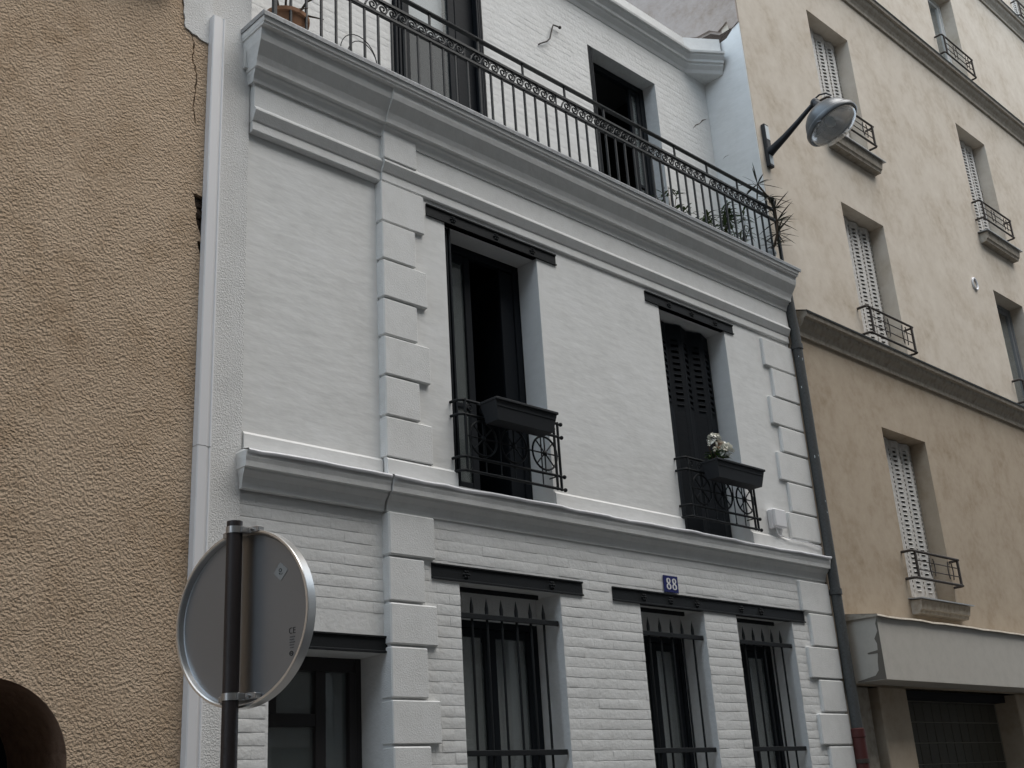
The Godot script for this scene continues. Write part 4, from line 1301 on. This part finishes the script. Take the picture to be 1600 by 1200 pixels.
func build_sign() -> void:
	var az := deg_to_rad(75.0)
	var nrm := Vector3(sin(az), 0, -cos(az)); var s := Vector3(cos(az), 0, sin(az))
	var c := Vector3(2.285, 2.333, 2.253)
	var t := thing("road_sign", "round road sign seen from its grey metal back on a brown pole", "road sign", Vector3(c.x, 0.12, c.z))
	# local axes: x to the right, y up, z towards the back that is seen
	var bs := Basis(s, Vector3.UP, -nrm)
	var f := Transform3D(bs, Vector3(0, c.y - 0.12, 0))
	var turn := Transform3D(Basis(Vector3.RIGHT, PI / 2), Vector3.ZERO)
	var g := M.new()
	g.lathe([Vector2(0.0005, 0.0), Vector2(0.15, 0.0), Vector2(0.305, 0.0), Vector2(0.310, 0.004)], 72, turn)
	put("disc_back", g, mats.sign_back, t, f)
	g = M.new()
	g.lathe([Vector2(0.310, 0.004), Vector2(0.314, 0.022), Vector2(0.318, 0.026), Vector2(0.3255, 0.026), Vector2(0.3265, 0.022), Vector2(0.3265, -0.018), Vector2(0.322, -0.022), Vector2(0.318, -0.022)], 72, turn, true)
	put("rim", g, mats.sign_rim, t, f)
	g = M.new(); g.lathe([Vector2(0.32, -0.011), Vector2(0.0005, -0.0115)], 48, turn)
	put("disc_front", g, mats.sign_front, t, f)
	g = M.new(); g.cbox(Vector3(-0.24, -0.05, -0.0145), Vector3(0.24, 0.05, -0.0118), 0.001)
	put("front_bar", g, mats.enamel_white, t, f)
	# pole
	var off := 0.062
	var pole := -nrm * off - s * 0.0
	g = M.new()
	g.tube([Vector3(pole.x, -0.05, pole.z), Vector3(pole.x, 1.2, pole.z), Vector3(pole.x, c.y - 0.12 + 0.352, pole.z)], 0.0295, 20)
	put("pole", g, mats.pole_brown, t)
	for y in [0.318, -0.288]:
		g = M.new()
		g.lathe([Vector2(0.0297, -0.0125), Vector2(0.0322, -0.0125), Vector2(0.0322, 0.0125), Vector2(0.0297, 0.0125)], 24, Transform3D(Basis.IDENTITY, Vector3(0, y, off)), true)
		for q in [-1.0, 1.0]:
			g.cbox(Vector3(q * 0.034 - 0.006, y - 0.0125, 0.028), Vector3(q * 0.034 + 0.006, y + 0.0125, 0.064), 0.002)
			g.cbox(Vector3(minf(q * 0.034, q * 0.085), y - 0.012, 0.025), Vector3(maxf(q * 0.034, q * 0.085), y + 0.012, 0.031), 0.002)
			g.tube([Vector3(q * 0.06, y, 0.012), Vector3(q * 0.06, y, 0.046)], 0.006, 6)
			g.cbox(Vector3(q * 0.085 - 0.006, y - 0.01, 0.001), Vector3(q * 0.085 + 0.006, y + 0.01, 0.031), 0.002)
		put("clamp", g, mats.steel, t, f)
	# sticker and printed marks on the back
	var st := M.new(); st.cbox(Vector3(-0.0245, -0.0245, 0), Vector3(0.0245, 0.0245, 0.0012), 0.0004)
	var so := put("sticker", st, mats.sticker, t, f * Transform3D(Basis(Vector3.BACK, PI / 4 + 0.06), Vector3(0.175, 0.145, 0.0006)))
	g = M.new()
	var ring := []
	for k in 13: ring.append(Vector3(0.004 + cos(TAU * k / 12) * 0.0062, 0.004 + sin(TAU * k / 12) * 0.0062, 0.0013))
	g.tube(ring, 0.0014, 4, false)
	g.cbox(Vector3(-0.010, -0.006, 0.0012), Vector3(-0.006, 0.002, 0.0016), 0.0001)
	g.cbox(Vector3(-0.006, -0.012, 0.0012), Vector3(0.002, -0.0095, 0.0016), 0.0001)
	put("printed_mark", g, mats.ink, so)
	var font := SystemFont.new()
	font.font_names = PackedStringArray(["Droid Sans"])
	var tm := TextMesh.new()
	tm.text = "CE"; tm.font = font; tm.font_size = 48; tm.pixel_size = 0.00062; tm.depth = 0.0006
	put("conformity_mark", tm, mats.ink, t, f * Transform3D(Basis.IDENTITY, Vector3(0.233, -0.076, 0.0012)))
	g = M.new()
	for k in 5:
		var y := -0.098 - k * 0.0095
		var x := 0.222 + rng.randf_range(-0.002, 0.002)
		while x < 0.242:
			var w := rng.randf_range(0.002, 0.005)
			g.box(Vector3(x, y - 0.0022, 0.0007), Vector3(x + w, y + 0.0022, 0.0011))
			x += w + 0.002
	put("worn_print", g, mats.faint_ink, t, f)
	g = M.new()
	ring = []
	for k in 15: ring.append(Vector3(0.229 + cos(TAU * k / 14) * 0.0075, -0.156 + sin(TAU * k / 14) * 0.0075, 0.001))
	g.tube(ring, 0.0017, 4, false)
	g.box(Vector3(0.227, -0.158, 0.0008), Vector3(0.231, -0.154, 0.0012))
	put("ring_mark", g, mats.ink, t, f)

func build_lamp() -> void:
	var t := thing("street_lamp", "grey street lamp with clear bowl on a wall bracket near the corner", "street lamp", Vector3(10.43, 8.37, 0.0))
	var g := M.new()
	g.cbox(Vector3(-0.045, 0.0, 0.002), Vector3(0.045, 0.57, 0.055), 0.008)
	put("wall_plate", g, mats.lamp_dark, t)
	g = M.new()
	g.cbox(Vector3(-0.036, 0.03, 0.0552), Vector3(0.036, 0.15, 0.058), 0.001)
	g.cbox(Vector3(-0.036, 0.36, 0.0552), Vector3(0.036, 0.545, 0.058), 0.001)
	put("pale_patches", g, mats.chipped_white, t)  # pale patches on the front of the wall plate
	g = M.new()
	g.tube([Vector3(0, 0.20, 0.05), Vector3(0, 0.215, 0.10), Vector3(0, 0.29, 0.27), Vector3(0, 0.39, 0.46), Vector3(0, 0.47, 0.60), Vector3(0, 0.515, 0.69)], [0.062, 0.05, 0.039, 0.031, 0.026, 0.026], 12)
	put("arm", g, mats.lamp_dark, t)
	g = M.new()
	ball(g, Vector3(0, 0.515, 0.705), 0.055)
	g.tube([Vector3(0, 0.52, 0.70), Vector3(-0.02, 0.44, 0.76), Vector3(-0.04, 0.385, 0.77)], [0.045, 0.05, 0.075], 10)
	put("joint", g, mats.lamp_dark, t)
	g = M.new()
	g.tube([Vector3(0.0, 0.56, 0.70), Vector3(0.02, 0.60, 0.76), Vector3(0.03, 0.585, 0.84), Vector3(0.02, 0.52, 0.90)], 0.01, 6)
	put("cable", g, mats.ink, t)
	# head, tipped outwards
	var hx := Transform3D(Basis(Vector3(0.89, 0, -0.45).normalized(), deg_to_rad(-27)).scaled_local(Vector3.ONE * 1.06), Vector3(0, 0.165, 0.86))
	g = M.new()
	g.lathe([Vector2(0.001, 0.245), Vector2(0.05, 0.243), Vector2(0.12, 0.225), Vector2(0.18, 0.19), Vector2(0.23, 0.14), Vector2(0.262, 0.08), Vector2(0.275, 0.03), Vector2(0.278, 0.0)], 36, hx)
	put("housing", g, mats.lamp_grey, t)
	g = M.new()
	g.lathe([Vector2(0.27, 0.035), Vector2(0.292, 0.03), Vector2(0.297, 0.01), Vector2(0.295, -0.025), Vector2(0.283, -0.03), Vector2(0.268, -0.022), Vector2(0.268, 0.03)], 36, hx)
	g.cbox(hx * Vector3(-0.295, -0.02, -0.05), hx * Vector3(-0.27, 0.03, 0.03), 0.003)
	put("rim_ring", g, mats.lamp_grey, t)
	g = M.new()
	g.lathe([Vector2(0.262, -0.02), Vector2(0.21, -0.005), Vector2(0.175, 0.06), Vector2(0.12, 0.12), Vector2(0.05, 0.14), Vector2(0.001, 0.142)], 30, hx)
	put("reflector", g, mats.reflector, t)
	g = M.new()
	g.lathe([Vector2(0.022, 0.14), Vector2(0.024, 0.09), Vector2(0.045, 0.05), Vector2(0.045, -0.005), Vector2(0.025, -0.03), Vector2(0.001, -0.034)], 14, hx)
	put("bulb", g, mats.chipped_white, t)
	g = M.new()
	var prof := []
	for k in 9:
		var a := PI / 2 * k / 8
		prof.append(Vector2(maxf(0.001, 0.266 * cos(a)), -0.02 - 0.145 * sin(a)))
	g.lathe(prof, 36, hx)
	put("glass_bowl", g, mats.lamp_bowl, t)

# a flat pointed leaf from p along d, l long and w wide, bending down
func leaf(g: M, p: Vector3, d: Vector3, l: float, w: float, droop: float) -> void:
	var side := d.cross(Vector3(0.13, 0.9, 0.31)).normalized()
	var rows := []
	for k in 5:
		var t := k / 4.0
		var c := p + d * l * t + Vector3.DOWN * droop * l * t * t
		var ww: float = w * [0.35, 0.9, 1.0, 0.65, 0.04][k] * 0.5
		var fold := Vector3.UP * ww * 0.35
		rows.append([c - side * ww + fold, c, c + side * ww + fold])
	g.sheet(rows)

func green(a: float, b: float) -> Color:
	var t := rng.randf_range(a, b)
	return Color(0.05 + 0.03 * rng.randf(), 0.085 + 0.04 * t, 0.03 + 0.015 * rng.randf())

func trough(t: Node3D, l: float) -> void:
	# window box: flared sides, a rolled rim, soil inside; origin at the middle of its base
	var g := M.new()
	var h := 0.165
	var r0 := [Vector3(-l / 2 + 0.04, 0, -0.065), Vector3(l / 2 - 0.04, 0, -0.065), Vector3(l / 2 - 0.04, 0, 0.065), Vector3(-l / 2 + 0.04, 0, 0.065)]
	var r1 := [Vector3(-l / 2 + 0.008, h - 0.02, -0.088), Vector3(l / 2 - 0.008, h - 0.02, -0.088), Vector3(l / 2 - 0.008, h - 0.02, 0.088), Vector3(-l / 2 + 0.008, h - 0.02, 0.088)]
	for k in 4:
		var k2 := (k + 1) % 4
		g.quad(r0[k2], r0[k], r1[k], r1[k2])
	g.quad(r0[0], r0[1], r0[2], r0[3])
	g.box(Vector3(-l / 2 + 0.022, h * 0.62, 0.0775), Vector3(l / 2 - 0.022, h * 0.64, 0.0855))
	put("trough", g, mats.planter_grey, t)
	g = M.new()
	for q in [[-l / 2, l / 2, 0.084, 0.102], [-l / 2, l / 2, -0.102, -0.084], [-l / 2, -l / 2 + 0.018, -0.0838, 0.0838], [l / 2 - 0.018, l / 2, -0.0838, 0.0838]]:
		g.cbox(Vector3(q[0], h - 0.021, q[2]), Vector3(q[1], h, q[3]), 0.004)
	put("rim", g, mats.planter_grey, t)
	g = M.new(); g.box(Vector3(-l / 2 + 0.02, h - 0.06, -0.08), Vector3(l / 2 - 0.02, h - 0.03, 0.08))
	put("soil", g, mats.soil, t)

func build_plants() -> void:
	var g: M
	var t := thing("window_box", "empty dark grey window box hung on the left window guard", "window box", Vector3(5.865, 4.305, 0.215), "window boxes on the first floor guards")
	trough(t, 0.66)
	t = thing("window_box", "dark grey window box with white flowers on the right window guard", "window box", Vector3(8.60, 4.285, 0.215), "window boxes on the first floor guards")
	trough(t, 0.74)
	# white geranium in the right box
	t = thing("flowering_plant", "white blooming plant at the end of the right window box", "plant", Vector3(8.36, 4.42, 0.215))
	g = M.new(); g.tinted = true
	for k in 70:
		g.tint = green(0.2, 1.2)
		var a := rng.randf() * TAU; var r := rng.randf() * 0.10
		var p := Vector3(cos(a) * r, 0.0 + rng.randf() * 0.13, sin(a) * r * 0.7)
		leaf(g, p, Vector3(cos(a), rng.randf_range(0.0, 0.8), sin(a)).normalized(), rng.randf_range(0.04, 0.075), rng.randf_range(0.025, 0.045), 0.4)
	put("leaves", g, mats.leaf, t)
	g = M.new()
	for q in [[-0.03, 0.22, 0.0], [0.05, 0.13, 0.07], [0.12, 0.20, 0.01], [-0.10, 0.12, 0.05], [-0.11, 0.18, 0.0]]:
		g.tube([Vector3(q[0] * 0.3, -0.02, q[2] * 0.3), Vector3(q[0] * 0.7, q[1] * 0.5, q[2] * 0.8), Vector3(q[0], q[1], q[2])], 0.004, 5)
	put("stems", g, mats.stem, t)
	for q in [[-0.03, 0.235, 0.02, 0.064, 0], [0.06, 0.13, 0.075, 0.068, 0], [0.13, 0.20, 0.01, 0.055, 0], [0.06, 0.205, 0.0, 0.035, 1], [-0.10, 0.12, 0.06, 0.022, 0], [-0.12, 0.17, 0.02, 0.016, 0]]:
		g = M.new(); g.tinted = true
		for k in 46:
			var d := Vector3(rng.randfn(), rng.randfn(), rng.randfn()).normalized()
			g.tint = Color(0.86, 0.85, 0.78) if q[4] == 0 else Color(0.62, 0.45, 0.33)
			g.tint = g.tint * rng.randf_range(0.85, 1.0)
			g.tint.a = 1.0
			leaf(g, Vector3(q[0], q[1], q[2]) + d * q[3] * 0.55, (d + Vector3(rng.randf() - 0.5, rng.randf() - 0.5, rng.randf() - 0.5)).normalized(), q[3] * 0.6, q[3] * 0.55, 0.2)
		put("bloom", g, mats.petal, t)
	# spiky potted plant at the right end of the balcony, leaning out over the rail
	t = thing("spiky_plant", "spiky dark plant in a pot leaning over the balcony's right end", "plant", Vector3(10.03, 6.952, 0.02))
	g = M.new(); g.lathe([Vector2(0.001, 0.0), Vector2(0.085, 0.0), Vector2(0.115, 0.16), Vector2(0.125, 0.165), Vector2(0.125, 0.19), Vector2(0.105, 0.19), Vector2(0.1, 0.15), Vector2(0.001, 0.15)], 18, Transform3D.IDENTITY, true)
	put("pot", g, mats.chipped_white, t)
	var stem := [Vector3(0, 0.14, 0.0), Vector3(-0.03, 0.22, 0.15), Vector3(0.0, 0.36, 0.19), Vector3(0.03, 0.52, 0.19), Vector3(0.04, 0.68, 0.18), Vector3(-0.05, 0.79, 0.18), Vector3(-0.20, 0.91, 0.16)]
	g = M.new(); g.tube(stem, [0.016, 0.015, 0.014, 0.013, 0.012, 0.011, 0.008], 7)
	put("stem", g, mats.stem, t)
	for k in range(1, 7):
		g = M.new(); g.tinted = true
		var p: Vector3 = stem[k]
		for q in 15:
			var a := rng.randf() * TAU
			var d := Vector3(cos(a) * 0.8 + 0.35, rng.randf_range(-0.35, 0.85), sin(a) * 0.8 + 0.25).normalized()
			g.tint = Color(0.035, 0.035, 0.025) * rng.randf_range(0.7, 1.6)
			g.tint.a = 1.0
			leaf(g, p, d, rng.randf_range(0.17, 0.30), 0.018, 0.10)
		put("leaf_tuft", g, mats.leaf, t)
	# leafy potted plants behind the railing
	var spots := [[8.82, -0.30, 0.78, "tall thin leafy plant behind the railing beside the right balcony door", 12], [9.22, -0.22, 0.55, "bushy green plant behind the balcony railing", 40], [9.52, -0.18, 0.68, "feathery green plant behind the railing near its right end", 24], [9.80, -0.14, 0.62, "sparse small-leaved plant behind the railing by the spiky plant", 14], [8.66, -0.35, 0.42, "low dark plant at the foot of the right balcony door", 18]]
	for s in spots:
		t = thing("balcony_plant", s[3], "plant", Vector3(s[0], 6.952, s[1]), "potted plants on the balcony")
		g = M.new(); g.lathe([Vector2(0.001, 0.0), Vector2(0.075, 0.0), Vector2(0.10, 0.15), Vector2(0.11, 0.155), Vector2(0.11, 0.175), Vector2(0.09, 0.175), Vector2(0.088, 0.14), Vector2(0.001, 0.14)], 16, Transform3D.IDENTITY, true)
		put("pot", g, mats.terracotta, t)
		var st := M.new(); var lv := M.new(); lv.tinted = true
		for k in 5:
			var a := rng.randf() * TAU
			var top := Vector3(cos(a) * 0.16, s[2] * rng.randf_range(0.75, 1.12), sin(a) * 0.12)
			var pts := [Vector3(cos(a) * 0.02, 0.13, sin(a) * 0.02), top * 0.5 + Vector3(cos(a) * -0.02, 0.07, 0.01), top]
			st.tube(pts, [0.006, 0.005, 0.003], 5)
			for q in s[4]:
				var u := rng.randf_range(0.35, 1.0)
				var p: Vector3 = pts[0].lerp(pts[1], u * 2) if u < 0.5 else pts[1].lerp(pts[2], u * 2 - 1)
				var aa := rng.randf() * TAU
				lv.tint = green(0.0, 1.0) * 0.8
				lv.tint.a = 1.0
				leaf(lv, p, Vector3(cos(aa), rng.randf_range(-0.3, 0.7), sin(aa)).normalized(), rng.randf_range(0.09, 0.17), rng.randf_range(0.014, 0.026), 0.35)
		put("stems", st, mats.stem, t)
		put("leaves", lv, mats.leaf, t)
	# terracotta bowl with bare spiky stems at the left end
	t = thing("terracotta_pot", "terracotta pot with bare dark spikes at the balcony's left corner", "plant pot", Vector3(3.90, 6.952, 0.0))
	g = M.new(); g.lathe([Vector2(0.001, 0.0), Vector2(0.11, 0.0), Vector2(0.155, 0.19), Vector2(0.172, 0.195), Vector2(0.175, 0.225), Vector2(0.155, 0.228), Vector2(0.145, 0.18), Vector2(0.001, 0.17)], 24, Transform3D.IDENTITY, true)
	put("pot", g, mats.terracotta, t)
	g = M.new()
	for k in 9:
		var a := TAU * k / 9 + 0.3
		var e := Vector3(cos(a) * 0.22 + 0.05, 0.32 + 0.12 * sin(k * 2.1), sin(a) * 0.2 + 0.03)
		g.tube([Vector3(cos(a) * 0.03, 0.16, sin(a) * 0.03), e * 0.6 + Vector3(0, 0.12, 0), e + Vector3(0, -0.02, 0.02)], [0.012, 0.009, 0.003], 6)
	put("spikes", g, mats.stem, t)
	# wire hoops standing on the slab
	t = thing("wire_hoops", "two thin wire hoops on the balcony slab near the terracotta pot", "wire", Vector3(4.40, 6.952, 0.24))
	for q in [[0.0, 0.17, 0.20], [0.05, 0.14, 0.18]]:
		var pts := []
		for k in 13:
			var a := PI * k / 12
			pts.append(Vector3(q[0] + cos(a) * q[1], sin(a) * q[2], -0.02 - q[0] * 0.4))
		g = M.new(); g.tube(pts, 0.004, 5)
		put("hoop", g, mats.ink, t)
